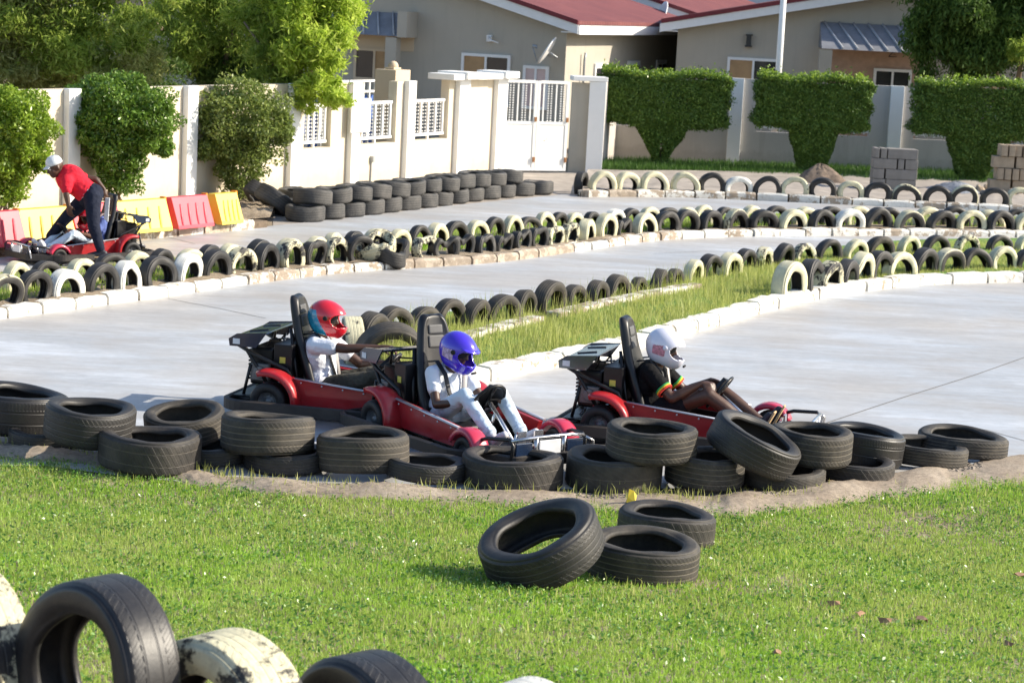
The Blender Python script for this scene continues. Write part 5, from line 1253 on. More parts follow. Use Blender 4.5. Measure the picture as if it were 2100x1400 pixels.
    def rr(cx, cy, rad, a0, a1): return [(cx + rad * math.cos(a0 + (a1 - a0) * i / 6), cy + rad * math.sin(a0 + (a1 - a0) * i / 6)) for i in range(7)]
    loop = rr(-.74, -.44, .18, -math.pi / 2 - math.pi / 2, -math.pi / 2) + rr(.62, -.44, .16, -math.pi / 2, -.3) + rr(.98, -.26, .12, -.5, 0) + rr(.98, .26, .12, 0, .5) + rr(.62, .44, .16, .3, math.pi / 2) + rr(-.74, .44, .18, math.pi / 2, math.pi)
    n_ = len(loop); vs = []
    for i, (x, y) in enumerate(loop):
        a = loop[i - 1]; b = loop[(i + 1) % n_]; d = Vector((b[0] - a[0], b[1] - a[1], 0)).normalized(); o_ = Vector((d.y, -d.x, 0))
        for (e, z) in ((0, .075), (.03, .085), (.03, .165), (0, .175), (-.015, .165), (-.015, .085)): vs.append((x + o_.x * e, y + o_.y * e, z))
    fs = [(i * 6 + j, i * 6 + (j + 1) % 6, ((i + 1) % n_) * 6 + (j + 1) % 6, ((i + 1) % n_) * 6 + j) for i in range(n_) for j in range(6)]
    mb.add(vs, [f[::-1] for f in fs], 0, False); P(mb, 'bumper', M['bumper'])
    mb = MB(); mb.boxz(-.89, -.70, -.42, .42, .165, .172)
    for y in (-.41, -.2, .2, .41): mb.tube([(-.89, y, .16), (-.70, y * .9, .165), (-.5, y * .8, .12)], .012, 6)
    P(mb, 'rear_tray', M['kart_black'])
    for x in (-.3, .1, .5):
        for s in (-1, 1): mb = MB(); mb.tube([(x, .38 * s, .11), (x, .58 * s, .12)], .012, 6); P(mb, 'bumper_bracket', M['kart_black'])
    # engine, tank, exhaust
    mb = MB(); mb.boxz(-.82, -.62, -.24, .22, .24, .55); eng = P(mb, 'engine', M['kart_black'], bevel=.02)
    mb = MB()
    for i in range(9): mb.boxz(-.85, -.821, -.2, .18, .27 + i * .03, .285 + i * .03)
    mb.build('cooling_fins', M['kart_black'], eng)
    mb = MB(); mb.boxz(-.60, -.44, -.28, .26, .30, .60)
    for y in (-.2, -.1, 0, .1): mb.boxz(-.615, -.601, y, y + .05, .33, .57); 
    P(mb, 'fuel_tank', M['seat_black'], bevel=.03)
    mb = MB(); mb.lathe([(0.001, .0), (.034, .0), (.034, .03), (.028, .05), (.001, .05)], 14, c=(-.52, .02, .60)); P(mb, 'filler_cap', M['kart_black'])
    mb = MB(); mb.tube([(-.80, .1, .24), (-.88, .12, .2), (-.9, .3, .2), (-.8, .36, .24)], .024, 8)
    for i in range(6): mb.tube([(-.78 + .02 * math.sin(i * 2), -.2 + i * .03, .2), (-.84, -.2 + i * .05, .13)], .006, 5)
    P(mb, 'exhaust', M['rim'])
    for y0_, y1_ in ((-.15, .05), (.12, -.05)):
        mb = MB(); mb.tube([(-.70, y0_, .56), (-.66, y0_ * 1.4, .62), (-.60, y1_, .60), (-.50, y1_ * 2, .50), (-.47, y1_ * 2.4, .36)], .008, 6); P(mb, 'cable', M['kart_black'])
    mb = MB(); mb.box((-.70, -.30, .36), (.16, .05, .14)); mb.tube([(-.70, -.33, .36), (-.70, -.345, .36)], .05, 14); P(mb, 'recoil_starter', M['rim'], bevel=.008)
    mb = MB(); mb.box((-.52, -.283, .47), (.05, .004, .05)); P(mb, 'warning_sticker', M['stk'])
    mb = MB(); mb.boxz(-.62, -.50, -.34, -.31, .20, .25); mb.box((-.56, -.33, .24), (.20, .02, .10)); P(mb, 'chain_guard', M['kart_red'], bevel=.006)
    for s in (-1, 1):
        for k in range(5):
            mb = MB(); x = -.3 + k * .18; mb.ball((x, .428 * s, .325 - .075 * (x + .34) ), (.008, .006, .008), nu=8, nv=5); P(mb, 'bolt', M['trim'])
    # roll frame and wing
    for s in (-1, 1):
        mb = MB(); mb.tube([(-.58, .33 * s, .20), (-.72, .33 * s, .40), (-.84, .33 * s, .57), (-.88, .33 * s, .60)], .016, 8)
        mb.tube([(-.90, .33 * s, .58), (-.76, .33 * s, .51), (-.46, .33 * s, .40), (-.42, .33 * s, .34)], .018, 8)
        mb.tube([(-.84, .33 * s, .14), (-.78, .33 * s, .42)], .014, 8)
        P(mb, 'frame_tube', M['kart_black'])
    mb = MB(); 
    mb.add([(-.94, -.37, .62), (-.90, -.37, .66), (-.64, -.37, .695), (-.64, -.37, .68), (-.90, -.37, .645), (-.925, -.37, .615)] + [(-.94, .37, .62), (-.90, .37, .66), (-.64, .37, .695), (-.64, .37, .68), (-.90, .37, .645), (-.925, .37, .615)],
           [(0, 1, 2, 3, 4, 5)[::-1], (6, 7, 8, 9, 10, 11)] + [(i, (i + 1) % 6, (i + 1) % 6 + 6, i + 6) for i in range(6)])
    wg = P(mb, 'rear_wing', M['gloss_black'], bevel=.005)
    for s in (-1, 1):
        mb = MB(); mb.prism([(-.95, .57), (-.72, .57), (-.63, .70), (-.89, .675), (-.96, .63)], .37 * s, .383 * s); mb.build('end_plate', M['gloss_black'], wg)
        mb = MB(); mb.boxz(-.92, -.86, .3835, .388, .59, .635) if s > 0 else mb.boxz(-.92, -.86, -.388, -.3835, .59, .635); mb.build('sticker', M['plate_white'], wg)
    mb = MB()
    for y in (-.16, .16): mb = MB(); mb.tube([(-.86, y, .666), (-.70, y * .9, .688)], .009, 6); mb.build('slot', M['kart_black'], wg)
    for y in (-.2, .2): mb = MB(); mb.tube([(-.78, y, .54), (-.76, y, .67)], .012, 6); P(mb, 'wing_stay', M['kart_black'])
    # seat: one tall high-back shell
    prof = [(-.22, .14), (-.30, .16), (-.36, .30), (-.42, .50), (-.455, .66), (-.49, .82), (-.52, .95), (-.525, .985)]
    wid = [.20, .225, .225, .215, .17, .15, .125, .07]
    vs = []; m_ = 9
    for (x, z), wv in zip(prof, wid):
        for k in range(m_):
            t = -1 + 2 * k / (m_ - 1); curl = .085 * (abs(t) ** 3) * (1 if z < .6 else .35)
            vs.append((x + curl, t * wv, z))
    fs = [(i * m_ + k, i * m_ + k + 1, (i + 1) * m_ + k + 1, (i + 1) * m_ + k) for i in range(len(prof) - 1) for k in range(m_ - 1)]
    mb = MB(); mb.add(vs, fs, 0, True); st = P(mb, 'seat', M['seat_black'], solid=.075, sub=2)
    mb = MB(); mb.boxz(-.32, .02, -.2, .2, .105, .17); mb.build('cushion', M['seat_black'], st, bevel=.03)
    mb = MB(); rt = RY(-.20); mb.box((-.464, 0, .87), (.035, .135, .075), rt); mb.box((-.444, 0, .775), (.035, .15, .10), rt); mb.build('headrest_pad', M['seat_insert'], st, bevel=.012)
    mb = MB()
    for s in (-1, 1): mb.tube([(-.50, .16 * s, .72), (-.43, .20 * s, .40), (-.38, .21 * s, .16)], .014, 8, flat=(1, 1.6))
    mb.build('seat_rail', M['kart_black'], st)
    # steering
    mb = MB(); mb.tube([(.68, 0, .14), (.33, 0, .41)], .018, 8); mb.tube([(.30, 0, .14), (.40, 0, .34)], .014, 8); sc_ = P(mb, 'steering_column', M['chrome'])
    mb = MB(); q = Vector((.31, 0, .435)); ax = (Vector((.33, 0, .40)) - Vector((.68, 0, .14))).normalized().to_track_quat('Z', 'Y').to_matrix()
    k = 28; ring = [q + ax @ Vector((.135 * math.cos(t) * (1), .155 * math.sin(t) * 1, 0)) for t in [2 * math.pi * i / k for i in range(k + 1)]]
    mb.tube(ring, .013, 8, cap=False); mb.tube([q + ax @ Vector((-.12, 0, 0)), q, q + ax @ Vector((0, .15, 0))], .012, 6); mb.tube([q, q + ax @ Vector((0, -.15, 0))], .012, 6)
    P(mb, 'steering_wheel', M['kart_black'])
    mb = MB(); a = [q + ax @ Vector(v) for v in ((-.10, -.10, .015), (-.13, 0, .0), (-.10, .10, .015), (.02, .12, .04), (.08, 0, .045), (.02, -.12, .04))]
    mb.add(a, [(0, 1, 2, 3, 4, 5)]); mb.build('wheel_cover', M['seat_black'], sc_, solid=.03)
    for s in (-1, 1):
        mb = MB(); mb.tube([(.80, .12 * s, .11), (.84, .12 * s, .27)], .01, 6); mb.boxz(.835, .85, .08 * s - .03 * 1, .08 * s + .05, .20, .29); P(mb, 'pedal', M['chrome'])
    # front nudge bar with plates
    for s in (-1, 1):
        mb = MB(); mb.tube([(.72, .42 * s, .22), (.86, .40 * s, .27), (1.06, .34 * s, .29), (1.10, .34 * s, .25), (1.08, .34 * s, .12)], .015, 8); P(mb, 'nudge_bar', M['kart_black'])
    mb = MB(); mb.tube([(1.07, -.34, .28), (1.11, -.2, .30), (1.11, .2, .30), (1.07, .34, .28)], .014, 8); mb.tube([(1.11, -.13, .30), (1.09, -.13, .12)], .016, 6); mb.tube([(1.11, .13, .30), (1.09, .13, .12)], .016, 6); mb.tube([(1.10, .34, .27), (1.12, .40, .24), (1.10, .42, .12)], .012, 6); P(mb, 'front_bar', M['chrome'])
    mb = MB(); mb.box((1.105, 0, .205), (.012, .20, .14)); P(mb, 'number_plate', M['plate_white'], bevel=.004)
    for s in (-1, 1):
        mb = MB(); mb.box((1.10, .24 * s, .20), (.014, .15, .13)); P(mb, 'front_grille', M['gloss_black'], bevel=.004)
KLAB = []
kart0 = empty('go_kart', (0, 0, 0)); kart_proto(kart0)
KG = 'red two-axle go-karts'
def put_kart(o, px, py, yaw, sc, label):
    q = G(px, py); o.location = q; o.rotation_euler = (0, 0, yaw); o.scale = (sc,) * 3; tag(o, label, 'go-kart', KG); return o
k1 = put_kart(kart0, 720, 853, R_(-14), 1.0, 'red go-kart carrying the driver in the red and blue helmet')
k2 = put_kart(copy_tree(kart0), 950, 916, R_(-53), 1.0, 'red go-kart carrying the driver in the purple blue helmet, nose towards the tyres')
k3 = put_kart(copy_tree(kart0), 1393, 903, R_(-17), 1.0, 'red go-kart carrying the driver in the white helmet')
k4 = put_kart(copy_tree(kart0), 168, 533, R_(223), .84, 'red go-kart standing by the barriers with a man bent over it')
# ================================================================ people
def skin_mat(name, c): return simple(name, c, .45, var=.12, scale=9, spec=.5)
M['skin'] = skin_mat('skin_dark', (.075, .036, .022)); M['skin2'] = skin_mat('skin_brown', (.13, .06, .035))
M['tee_white'] = cloth('tee_white', (.72, .75, .82), .06); M['tee_black'] = cloth('tee_black', (.004, .004, .005), .06)
M['tee_red'] = cloth('tee_red', (.62, .02, .04), .06); M['tee_blue'] = cloth('tee_blue', (.10, .14, .36), .06)
M['jeans_pale'] = cloth('jeans_pale', (.60, .71, .82), .06); M['pants_dark'] = cloth('pants_dark', (.012, .012, .015), .06)
M['pants_camo'] = cloth('pants_camo', (.10, .095, .075), .8); M['pants_navy'] = cloth('pants_navy', (.014, .018, .035), .06)
M['shoe_white'] = simple('shoe_white', (.7, .68, .7), .6); M['shoe_dark'] = simple('shoe_dark', (.02, .02, .03), .5); M['sole'] = simple('sole_tan', (.55, .38, .2), .8); M['shoe_green'] = simple('shoe_green', (.02, .25, .12), .6)
M['cap_white'] = simple('cap_white', (.62, .66, .68), .85); M['eye'] = simple('eye_white', (.55, .52, .48), .3, var=.02); M['teeth'] = M['eye']; M['hair'] = simple('hair_black', (.006, .005, .005), .8)
M['stripe_g'] = simple('stripe_green', (.02, .35, .08), .8); M['stripe_y'] = simple('stripe_yellow', (.8, .55, .03), .8); M['stripe_r'] = simple('stripe_red', (.7, .04, .02), .8)
M['h_red'] = simple('helmet_red', (.62, .015, .03), .18, var=.03, coat=1); M['h_cyan'] = simple('helmet_cyan', (.02, .26, .42), .2, var=.3, scale=14, coat=1)
M['h_blue'] = simple('helmet_violet_blue', (.06, .03, .60), .16, var=.05, coat=1); M['h_white'] = simple('helmet_white', (.74, .74, .84), .2, var=.03, coat=1)
M['h_pad'] = simple('helmet_lining', (.012, .012, .013), .8); M['h_art'] = simple('helmet_decal', (.45, .34, .50), .4, var=.6, scale=45); M['h_pinkart'] = simple('helmet_pink_decal', (.50, .22, .28), .4, var=.6, scale=50)
def remesh(o, voxel, it=4):
    q = o.modifiers.new('union', 'REMESH'); q.mode = 'VOXEL'; q.voxel_size = voxel; q.use_smooth_shade = True
    q = o.modifiers.new('smooth', 'SMOOTH'); q.factor = .5; q.iterations = it
    return o
def V3(p): return Vector(p)
def hand(mb, wrist, dirn, palm_n, grip=.6, s=1.0, thumb_side=1):
    """palm + four bent fingers of different lengths + thumb, closing towards palm_n"""
    d = V3(dirn).normalized(); n_ = V3(palm_n); n_ = (n_ - d * n_.dot(d)).normalized(); sd_ = d.cross(n_) * thumb_side
    rot = Matrix((d, sd_, n_)).transposed(); c = V3(wrist) + d * .045 * s
    mb.ball(c, (.048 * s, .040 * s, .017 * s), rot, nu=14, nv=8); mb.caps(V3(wrist), .023 * s, c + d * .02 * s, .024 * s, 10)
    for i, (off_, L) in enumerate(((.030, .070), (.010, .080), (-.010, .074), (-.029, .058))):
        a = c + d * .038 * s + sd_ * off_ * s; dirs = []
        b_ = grip
        p0 = a; ang = 0
        for k, f in enumerate((.45, .32, .26)):
            ang += b_ * (1.1 if k else .7); v = d * math.cos(ang) + n_ * math.sin(ang); p1 = p0 + v * L * f * s
            mb.caps(p0, (.0098 - .0008 * k) * s, p1, (.009 - .0008 * k) * s, 8); p0 = p1
    a = V3(wrist) + d * .025 * s + sd_ * .030 * s; p1 = a + (d * .6 + sd_ * .45 + n_ * .5).normalized() * .036 * s; p2 = p1 + (d * .75 + sd_ * -.1 + n_ * .7).normalized() * .030 * s
    mb.caps(a, .0125 * s, p1, .011 * s, 8); mb.caps(p1, .0108 * s, p2, .009 * s, 8)
def head(mb, c, fwd, up, s=1.0):
    f = V3(fwd).normalized(); u = (V3(up) - f * V3(up).dot(f)).normalized(); l = u.cross(f); rot = Matrix((f, l, u)).transposed(); c = V3(c)
    P = lambda x, y, z: c + rot @ (Vector((x, y, z)) * s)
    mb.ball(P(-.012, 0, .025), (.098 * s, .078 * s, .095 * s), rot, nu=20, nv=14)       # cranium
    mb.ball(P(.022, 0, -.035), (.066 * s, .060 * s, .078 * s), rot, nu=18, nv=12)       # face
    mb.ball(P(.052, 0, -.092), (.030 * s, .032 * s, .022 * s), rot)                     # chin
    mb.caps(P(.085, 0, .012), .009 * s, P(.103, 0, -.030), .014 * s, 8)                 # nose
    for y in (-.012, .012): mb.ball(P(.096, y, -.036), .009 * s, nu=8, nv=6)
    mb.caps(P(.080, -.018, -.062), .009 * s, P(.080, .018, -.062), .009 * s, 8); mb.caps(P(.078, -.015, -.073), .009 * s, P(.078, .015, -.073), .009 * s, 8)   # lips
    mb.caps(P(.078, -.035, .022), .009 * s, P(.078, .035, .022), .009 * s, 8)           # brow
    for y in (-1, 1):
        mb.ball(P(-.005, .078 * y, -.012), (.018 * s, .008 * s, .030 * s), rot, nu=10, nv=8)  # ear
        mb.ball(P(.055, .038 * y, -.03), (.022 * s, .022 * s, .022 * s), rot, nu=10, nv=8)    # cheek
    return rot, P
def eyes(P, root, s=1.0):
    for y in (-.028, .028):
        mb = MB(); mb.ball(P(.078, y, .002), .0125 * s, nu=12, nv=8); e = mb.build('eye', M['eye'], root)
        mb = MB(); mb.ball(P(.0865, y, .002), .006 * s, nu=10, nv=6); mb.build('pupil', M['hair'], e)
def limb(mb, pts, rs, n=14):
    for i in range(len(pts) - 1): mb.caps(V3(pts[i]), rs[i], V3(pts[i + 1]), rs[i + 1], n)
def helmet(root, c, fwd, up, s, main, rear=None, art=None, peak=0):
    f = V3(fwd).normalized(); u = (V3(up) - f * V3(up).dot(f)).normalized(); l = u.cross(f); rot = Matrix((f, l, u)).transposed(); c = V3(c)
    nu, nv = 112, 80; mb = MB(); ids = {}; mats = [M[main], M[rear or main], M[art or main]]
    def surf(th, ph):      # th around (0 = front), ph from the crown
        x, y, z = math.sin(ph) * math.cos(th), math.sin(ph) * math.sin(th), math.cos(ph)
        r = Vector((x * .145, y * .118, z * .130))
        if x > 0: r.x += .022 * x * max(0, math.sin(ph)) + .060 * max(0, -z) ** .8 * max(0, x) ** .7      # chin bar pushes forward
        if x < 0 and z < -.1: r.x *= 1 - .10 * min(1, -z)
        if z < 0: r.z *= 1.25 + (.38 * max(0, x))
        return r * s
    keep = []
    for j in range(nv + 1):
        for i in range(nu): mb.v.append(tuple(c + rot @ surf(2 * math.pi * i / nu, .001 + math.pi * .80 * j / nv)))
    for j in range(nv):
        for i in range(nu):
            th = 2 * math.pi * (i + .5) / nu; th = th - 2 * math.pi if th > math.pi else th; ph = math.pi * .80 * (j + .5) / nv
            z = surf(th, ph).z / s; at = abs(th)
            mid = -.012; hh_ = .050 * max(0, 1 - (at / 1.12) ** 6) ** .5 if at < 1.12 else 0
            if hh_ and abs(z - mid + .006 * at) < hh_: continue        # eye port
            k = 0
            if rear and (at > 1.75 + .9 * (z * 4) and z < .055): k = 1
            if art and 1.35 < at < 2.0 and -.065 < z < .02 and (z < .02 - (at - 1.35) * .03): k = 2
            mb.f.append((j * nu + i, (j + 1) * nu + i, (j + 1) * nu + (i + 1) % nu, j * nu + (i + 1) % nu)); mb.mi.append(k); mb.sm.append(True)
    # rim all in one shell
    h = mb.build('helmet', mats, root); q = h.modifiers.new('solid', 'SOLIDIFY'); q.thickness = .012 * s; q.offset = -1; q.material_offset = 0
    mb = MB()       # padding ring inside
    for j in range(nv):
        pass
    mb.ball(c + rot @ Vector((-.018, 0, .012)) * s, (.118 * s, .106 * s, .112 * s), rot, nu=20, nv=14); mb.build('lining', M['h_pad'], h)
    # hinge caps and vents
    for y in (-1, 1):
        mb = MB(); ax = rot @ RX(R_(90)); mb.lathe([(.001, .006), (.018, .006), (.020, 0), (.020, -.01)] if y < 0 else [(.001, -.006), (.018, -.006), (.020, 0), (.020, .01)], 16, ax, c + rot @ Vector((.035, .118 * y, .002)) * s); mb.build('hinge_cap', M['h_pad'] if main != 'h_white' else mats[0], h)
    mb = MB()
    mb.box(c + rot @ Vector((.192, 0, -.108)) * s, (.012 * s, .06 * s, .014 * s), rot)
    mb.build('vent', M['h_pad'], h)
    if peak:
        mb = MB(); vs = []
        for i in range(9):
            th = -1.0 + 2.0 * i / 8
            for k, (rr_, zz) in enumerate(((.140, .052), (.150 + .018 * math.cos(th * 1.4), .040))): vs.append(c + rot @ Vector((rr_ * math.cos(th) * 1.05, rr_ * math.sin(th) * .84, zz)) * s)
        mb.add(vs, [(2 * i, 2 * i + 1, 2 * i + 3, 2 * i + 2) for i in range(8)], 0, True); mb.build('peak', mats[0], h, solid=.008)
    return h
def shoe(root, ankle, heel, toe, w_, mat, sole=None, nm='shoe'):
    a, h_, t = V3(ankle), V3(heel), V3(toe); d = (t - h_).normalized(); up = (a - h_); up = (up - d * up.dot(d)).normalized()
    mb = MB(); mb.caps(h_ + up * .03, .034, h_.lerp(t, .5) + up * .03, .038, 12); mb.caps(h_.lerp(t, .5) + up * .028, .038, t - d * .03 + up * .018, .030, 12); mb.caps(h_ + up * .04, .034, a, .038, 12)
    o = remesh(mb.build(nm, mat, root), .008, 3)
    if sole:
        mb = MB(); sd_ = d.cross(up); rot = Matrix((d, sd_, up)).transposed(); mb.box(h_.lerp(t, .5) - up * .008, ((t - h_).length + .05, .075, .018), rot); mb.build('sole', M[sole], o, bevel=.008)
    return o
def driver(kart, label, J, shirt, pants, shoes, hel, skin='skin', pant_len='long', sleeve=.55, headf=(1, 0, -.1), stripes=False, build=1.0, sole=None, belt='strap'):
    root = empty('person', kart.location, kart.rotation_euler.z); tag(root, label, 'person')
    hip, chest, neck, hd = V3(J['hip']), V3(J['chest']), V3(J['neck']), V3(J['head'])
    mb = MB(); b = build
    mb.ball(hip, (.115 * b, .165 * b, .12), nu=18, nv=12); mb.ball(chest, (.105 * b, .165 * b, .16), RY(J.get('lean', .15)), nu=18, nv=12); mb.caps(hip + V3((.0, 0, .05)), .105 * b, chest, .12 * b)
    for s, k in ((-1, 'R'), (1, 'L')):
        sh, el, wr = V3(J['sh' + k]), V3(J['el' + k]), V3(J['wr' + k]); kn, an = V3(J['kn' + k]), V3(J['an' + k])
        mb.caps(chest + V3((0, .08 * s, .09)), .07, sh, .052 * b); limb(mb, [sh, el], [.046 * b, .036 * b]); limb(mb, [el, el.lerp(wr, .3), wr], [.036 * b, .035 * b, .022])
        hand(mb, wr, J['hd' + k], J['hn' + k], .62, 1.0, J.get('ts' + k, s))
        hj = hip + V3((.02, .09 * s, -.01)); limb(mb, [hj, kn], [.082 * b, .055 * b]); limb(mb, [kn, kn.lerp(an, .35), an], [.054 * b, .052 * b, .034])
    mb.caps(neck - V3((.01, 0, .05)), .058, hd + V3((-.01, 0, -.08)), .052)
    rot, P = head(mb, hd, headf, (0, 0, 1))
    body = remesh(mb.build('body', M[skin], root), .0085, 3)
    eyes(P, root)
    # shirt
    mb = MB(); mb.ball(hip + V3((0, 0, .06)), (.13 * b, .178 * b, .12), nu=18, nv=12); mb.ball(chest, (.122 * b, .182 * b, .175), RY(J.get('lean', .15)), nu=18, nv=12); mb.caps(hip + V3((0, 0, .06)), .122 * b, chest, .135 * b)
    for s, k in ((-1, 'R'), (1, 'L')):
        sh, el = V3(J['sh' + k]), V3(J['el' + k]); mb.caps(chest + V3((0, .08 * s, .09)), .078, sh, .063 * b); mb.caps(sh, .064 * b, sh.lerp(el, sleeve), .060 * b)
    # folds
    rg = random.Random(len(label))
    for i in range(7):
        y = rg.uniform(-.12, .12); z0 = rg.uniform(.08, .2); p0 = hip.lerp(chest, rg.uniform(0, .6)) + V3((.105, y, 0)); mb.caps(p0, .016, p0 + V3((.01, rg.uniform(-.07, .07), rg.uniform(.04, .10))), .010, 8)
    so_ = remesh(mb.build('shirt', M[shirt], root), .010, 4)
    if stripes:
        for s, k in ((-1, 'R'), (1, 'L')):
            sh, el = V3(J['sh' + k]), V3(J['el' + k])
            for i, mt in enumerate(('stripe_g', 'stripe_y', 'stripe_r')):
                t = sleeve + .012 + i * .042; a, c_ = sh.lerp(el, t), sh.lerp(el, t + .045); m2 = MB(); m2.tube([a, c_], .0625 * b, 18); m2.build('cuff_stripe', M[mt], so_)
    # trousers
    mb = MB(); mb.ball(hip, (.128 * b, .172 * b, .115), nu=18, nv=12)
    for s, k in ((-1, 'R'), (1, 'L')):
        kn, an = V3(J['kn' + k]), V3(J['an' + k]); hj = hip + V3((.02, .09 * s, -.01))
        if pant_len == 'long':
            limb(mb, [hj, kn], [.094 * b, .066 * b]); limb(mb, [kn, kn.lerp(an, .35), kn.lerp(an, .90)], [.064 * b, .060 * b, .048]); 
            for i in range(4): q = kn + V3((rg.uniform(-.02, .02), rg.uniform(-.03, .03), .045)); mb.caps(q, .012, q + V3((rg.uniform(-.06, -.02), rg.uniform(-.03, .03), -.01)), .01, 8)
        else: limb(mb, [hj, hj.lerp(kn, .5)], [.100 * b, .088 * b])
    po = remesh(mb.build('trousers' if pant_len == 'long' else 'shorts', M[pants], root), .010, 4)
    if pants == 'jeans_pale':
        for s, k in ((-1, 'R'), (1, 'L')):
            kn, an = V3(J['kn' + k]), V3(J['an' + k]); m2 = MB(); m2.tube([kn.lerp(an, .82), kn.lerp(an, .92)], [.053, .052], 16); m2.build('turn_up', M[pants], po)
    for s, k in ((-1, 'R'), (1, 'L')):
        an = V3(J['an' + k]); shoe(root, an, J['heel' + k], J['toe' + k], .04, M[shoes if isinstance(shoes, str) else shoes[0 if s < 0 else 1]], sole)
    helmet(root, hd + V3((-.005, 0, .012)), headf, (0, 0, 1), 1.08, *hel)
    # harness
    for s in (-1, 1):
        m2 = MB(); pts = [chest + V3((-.10, .10 * s, .17)), chest + V3((.0, .10 * s, .19)), chest + V3((.115, .095 * s, .10)), chest + V3((.145, .07 * s, -.04)), hip + V3((.15, .03 * s, .06))]
        m2.tube(pts, .022, 8, flat=(.35, 1.1)); m2.build('shoulder_belt', M[belt if s < 0 else ('belt_grey' if belt == 'strap' else belt)], root)
    m2 = MB(); m2.tube([hip + V3((-.08, -.19, .0)), hip + V3((.10, -.13, .06)), hip + V3((.155, 0, .055)), hip + V3((.10, .13, .06)), hip + V3((-.08, .19, .0))], .022, 8, flat=(1.1, .35)); m2.build('lap_belt', M['strap'], root)
    return root
base = dict(hip=(-.24, 0, .235), chest=(-.27, 0, .47), neck=(-.245, 0, .62), head=(-.17, 0, .765), lean=-.1,
            shR=(-.25, -.175, .575), shL=(-.25, .175, .575), elR=(-.03, -.235, .37), elL=(-.03, .235, .37), wrR=(.20, -.165, .44), wrL=(.20, .165, .44),
            hdR=(.75, .12, .25), hdL=(.75, -.12, .25), hnR=(.1, .55, -.6), hnL=(.1, -.55, -.6),
            knR=(.24, -.17, .42), knL=(.26, .17, .42), anR=(.63, -.12, .185), anL=(.66, .12, .20), heelR=(.68, -.12, .13), heelL=(.71, .12, .14), toeR=(.78, -.13, .33), toeL=(.81, .13, .34))
J3 = dict(base); J3.update(knR=(.25, -.17, .43), knL=(.28, .17, .42), elR=(-.03, -.25, .39), wrR=(.19, -.165, .52), wrL=(.20, .155, .50), hdR=(.8, .25, -.12), hdL=(.8, -.25, -.12)); driver(k3, 'driver in a white helmet, black shirt with green, yellow and red cuffs, bare knees', J3, 'tee_black', 'pants_dark', 'shoe_dark', ('h_white', None, 'h_pinkart'), 'skin', 'short', .60, (1, 0, -.22), True, 1.14, 'sole', 'strap')
J1 = dict(base); J1.update(hip=(-.27, 0, .235), head=(-.25, 0, .81), neck=(-.30, 0, .66), chest=(-.31, 0, .50), shR=(-.28, -.19, .60), shL=(-.28, .19, .60), elR=(.0, -.20, .60), elL=(.0, .23, .40), wrR=(.28, -.12, .625), wrL=(.24, .17, .45), hdR=(.9, .15, .0), hnR=(.15, .3, -.75), knR=(.27, -.15, .37), knL=(.27, .16, .38))
driver(k1, 'driver in a red and blue helmet and white shirt reaching one arm straight out', J1, 'tee_white', 'pants_camo', 'shoe_dark', ('h_red', 'h_cyan', None, 0), 'skin', 'long', .55, (1, 0, -.06), False, 1.1)
J2 = dict(base); J2.update(head=(-.16, .02, .745), neck=(-.24, 0, .61), chest=(-.27, 0, .46), shR=(-.25, -.155, .56), shL=(-.25, .155, .56), elR=(-.08, -.22, .34), elL=(-.06, .22, .34), wrR=(.17, -.14, .40), wrL=(.19, .15, .41), knR=(.20, -.15, .46), knL=(.23, .17, .45), anR=(.55, -.12, .19), anL=(.60, .13, .20), heelR=(.60, -.12, .13), heelL=(.64, .13, .13), toeR=(.74, -.13, .25), toeL=(.78, .14, .26))
driver(k2, 'slim driver in a shiny purple blue helmet, white shirt and pale blue jeans looking down', J2, 'tee_white', 'jeans_pale', ('shoe_white', 'shoe_white'), ('h_blue', None, 'h_art', 1), 'skin', 'long', .5, (1, .42, -.36), False, .95, None)
# passenger seated low in the left kart, head ducked behind the bending man
J4 = dict(base); J4.update(head=(-.10, 0, .66), neck=(-.2, 0, .56)); s_ = .84
J4 = {k: (tuple(c * .84 for c in v) if isinstance(v, tuple) and len(v) == 3 and not k.startswith('hd') and not k.startswith('hn') else v) for k, v in J4.items()}
driver(k4, 'seated driver in a pink red helmet and blue shirt half hidden behind the bending man', J4, 'tee_blue', 'jeans_pale', 'shoe_white', ('h_red', None, None), 'skin2', 'long', .5, (1, .1, -.3), False, .86)
# ---- man in red bending over the left kart : coordinates in metres, x = image right, y = away, z = up, origin at the kart
q = k4.location.copy(); mroot = empty('person', (q.x, q.y, 0)); tag(mroot, 'man in a red shirt, navy trousers and white cap bending over the left kart', 'person')
Q = lambda px, py, dy=0.0: (lambda p: V3((p.x - q.x, p.y - q.y, p.z)))(V3((0, 0, CAMZ)) + ray(px, py) * ((q.y + dy) / ray(px, py).y))
hipC = Q(187, 402, -.16); chC = Q(146, 368, -.12); nk = Q(124, 352, -.15); hdC = Q(112, 343, -.19)
shN = Q(137, 372, -.30); elN = Q(136, 398, -.36); wrN = Q(140, 420, -.38); shF = Q(150, 362, .04); elF = Q(196, 368, .08); wrF = Q(213, 388, .06)
hN = Q(190, 406, -.26); knN = Q(192, 462, -.40); anN = Q(207, 514, -.44); hF = Q(180, 402, -.06); knF = Q(134, 448, -.14); anF = Q(100, 488, -.10)
mb = MB(); ax_ = (chC - hipC).normalized().to_track_quat('Z', 'Y').to_matrix()
mb.ball(hipC, (.13, .15, .14), ax_); mb.ball(chC, (.14, .17, .19), ax_); mb.caps(hipC, .125, chC, .14); limb(mb, [chC, shN], [.10, .062]); limb(mb, [chC, shF], [.10, .062]); limb(mb, [shN, elN], [.052, .042]); limb(mb, [elN, wrN], [.042, .028]); limb(mb, [shF, elF], [.05, .042]); limb(mb, [elF, wrF], [.042, .028])
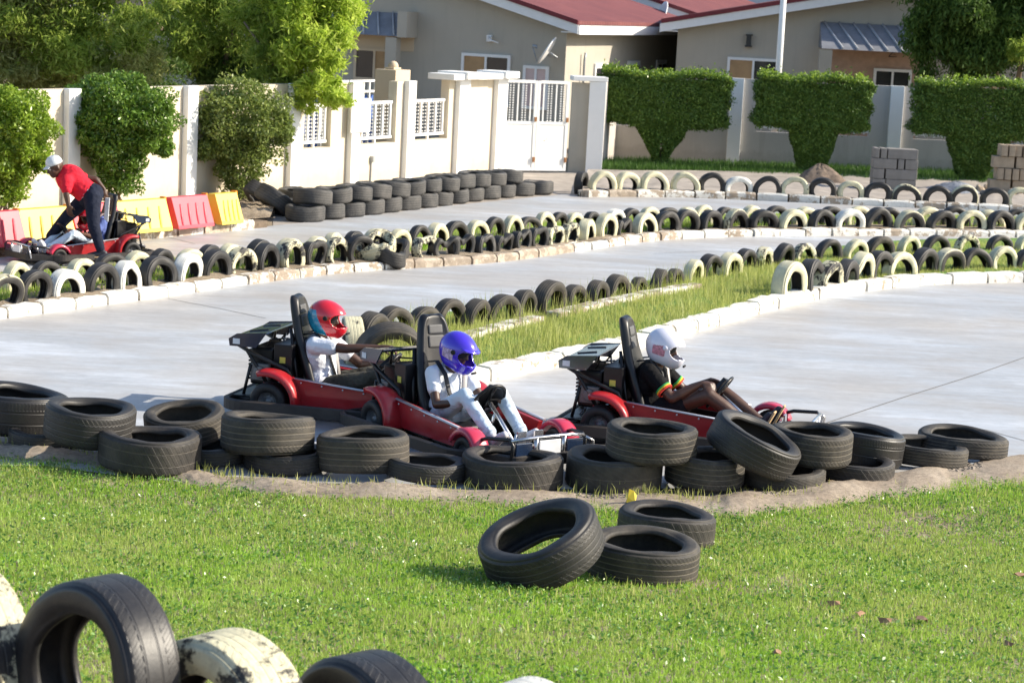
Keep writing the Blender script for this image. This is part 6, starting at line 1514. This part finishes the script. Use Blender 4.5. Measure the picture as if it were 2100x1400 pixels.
hand(mb, wrN, (.2, 0, -1), (.3, .8, 0), .4, 1.1, 1); hand(mb, wrF, (.3, 0, -1), (-.6, .5, 0), .6, 1.1, -1)
limb(mb, [hN, knN, anN], [.09, .062, .042]); limb(mb, [hF, knF, anF], [.09, .062, .042]); limb(mb, [chC.lerp(nk, .5), nk, hdC], [.07, .06, .058])
rot, P = head(mb, hdC, (-.72, -.60, -.38), (-.25, -.1, 1), 1.08); remesh(mb.build('body', M['skin'], mroot), .010, 3); eyes(P, mroot, 1.05)
mb = MB(); mb.ball(chC, (.155, .185, .205), ax_); mb.caps(hipC.lerp(chC, .12), .145, chC, .158); limb(mb, [chC, shN, shN.lerp(elN, .62)], [.12, .078, .07]); limb(mb, [chC, shF, shF.lerp(elF, .45)], [.12, .078, .07]); mb.caps(chC, .12, nk.lerp(chC, .35), .075)
rs = remesh(mb.build('shirt', M['tee_red'], mroot), .012, 4)
mb = MB(); mb.caps(hipC.lerp(chC, .06), .142, hipC.lerp(chC, .16), .146); remesh(mb.build('undershirt', M['tee_white'], mroot), .012, 3)
mb = MB(); mb.ball(hipC, (.148, .175, .145), ax_); limb(mb, [hN, knN, knN.lerp(anN, .92)], [.112, .078, .058]); limb(mb, [hF, knF, knF.lerp(anF, .9)], [.112, .078, .058])
remesh(mb.build('trousers', M['pants_navy'], mroot), .012, 4)
shoe(mroot, anN, anN + V3((.05, .0, -.07)), anN + V3((-.17, -.03, -.08)), .04, M['shoe_dark'], 'sole'); shoe(mroot, anF, anF + V3((.05, 0, -.06)), anF + V3((-.16, -.05, -.07)), .04, M['shoe_dark'], None)
mb = MB(); pr = [(.001, .108), (.05, .098), (.085, .07), (.10, .03), (.104, 0)]; mb.lathe(pr, 24, rot, P(-.012, 0, .035)); cp_ = mb.build('cap', M['cap_white'], mroot, solid=.008)
mb = MB(); a = [P(.08, y, .042 - abs(y) * .12) for y in (-.06, -.03, 0, .03, .06)] + [P(.145 - abs(y) * .6, y, .03 - abs(y) * .15) for y in (.06, .03, 0, -.03, -.06)]
mb.add(a, [(0, 1, 8, 9), (1, 2, 7, 8), (2, 3, 6, 7), (3, 4, 5, 6)]); mb.build('cap_brim', M['cap_white'], cp_, solid=.008)
# white board strip hanging by the seat of the left kart
mb = MB(); p_ = Q(219, 430, .02); mb.box((0, 0, 0), (.055, .02, .30)); o = mb.build('seat_tag', M['plate_white'], bevel=.004); o.location = p_ + V3((q.x, q.y, 0)); o.rotation_euler = (0, .05, 0); tag(o, 'narrow white tag hanging beside the seat of the left kart', 'tag')
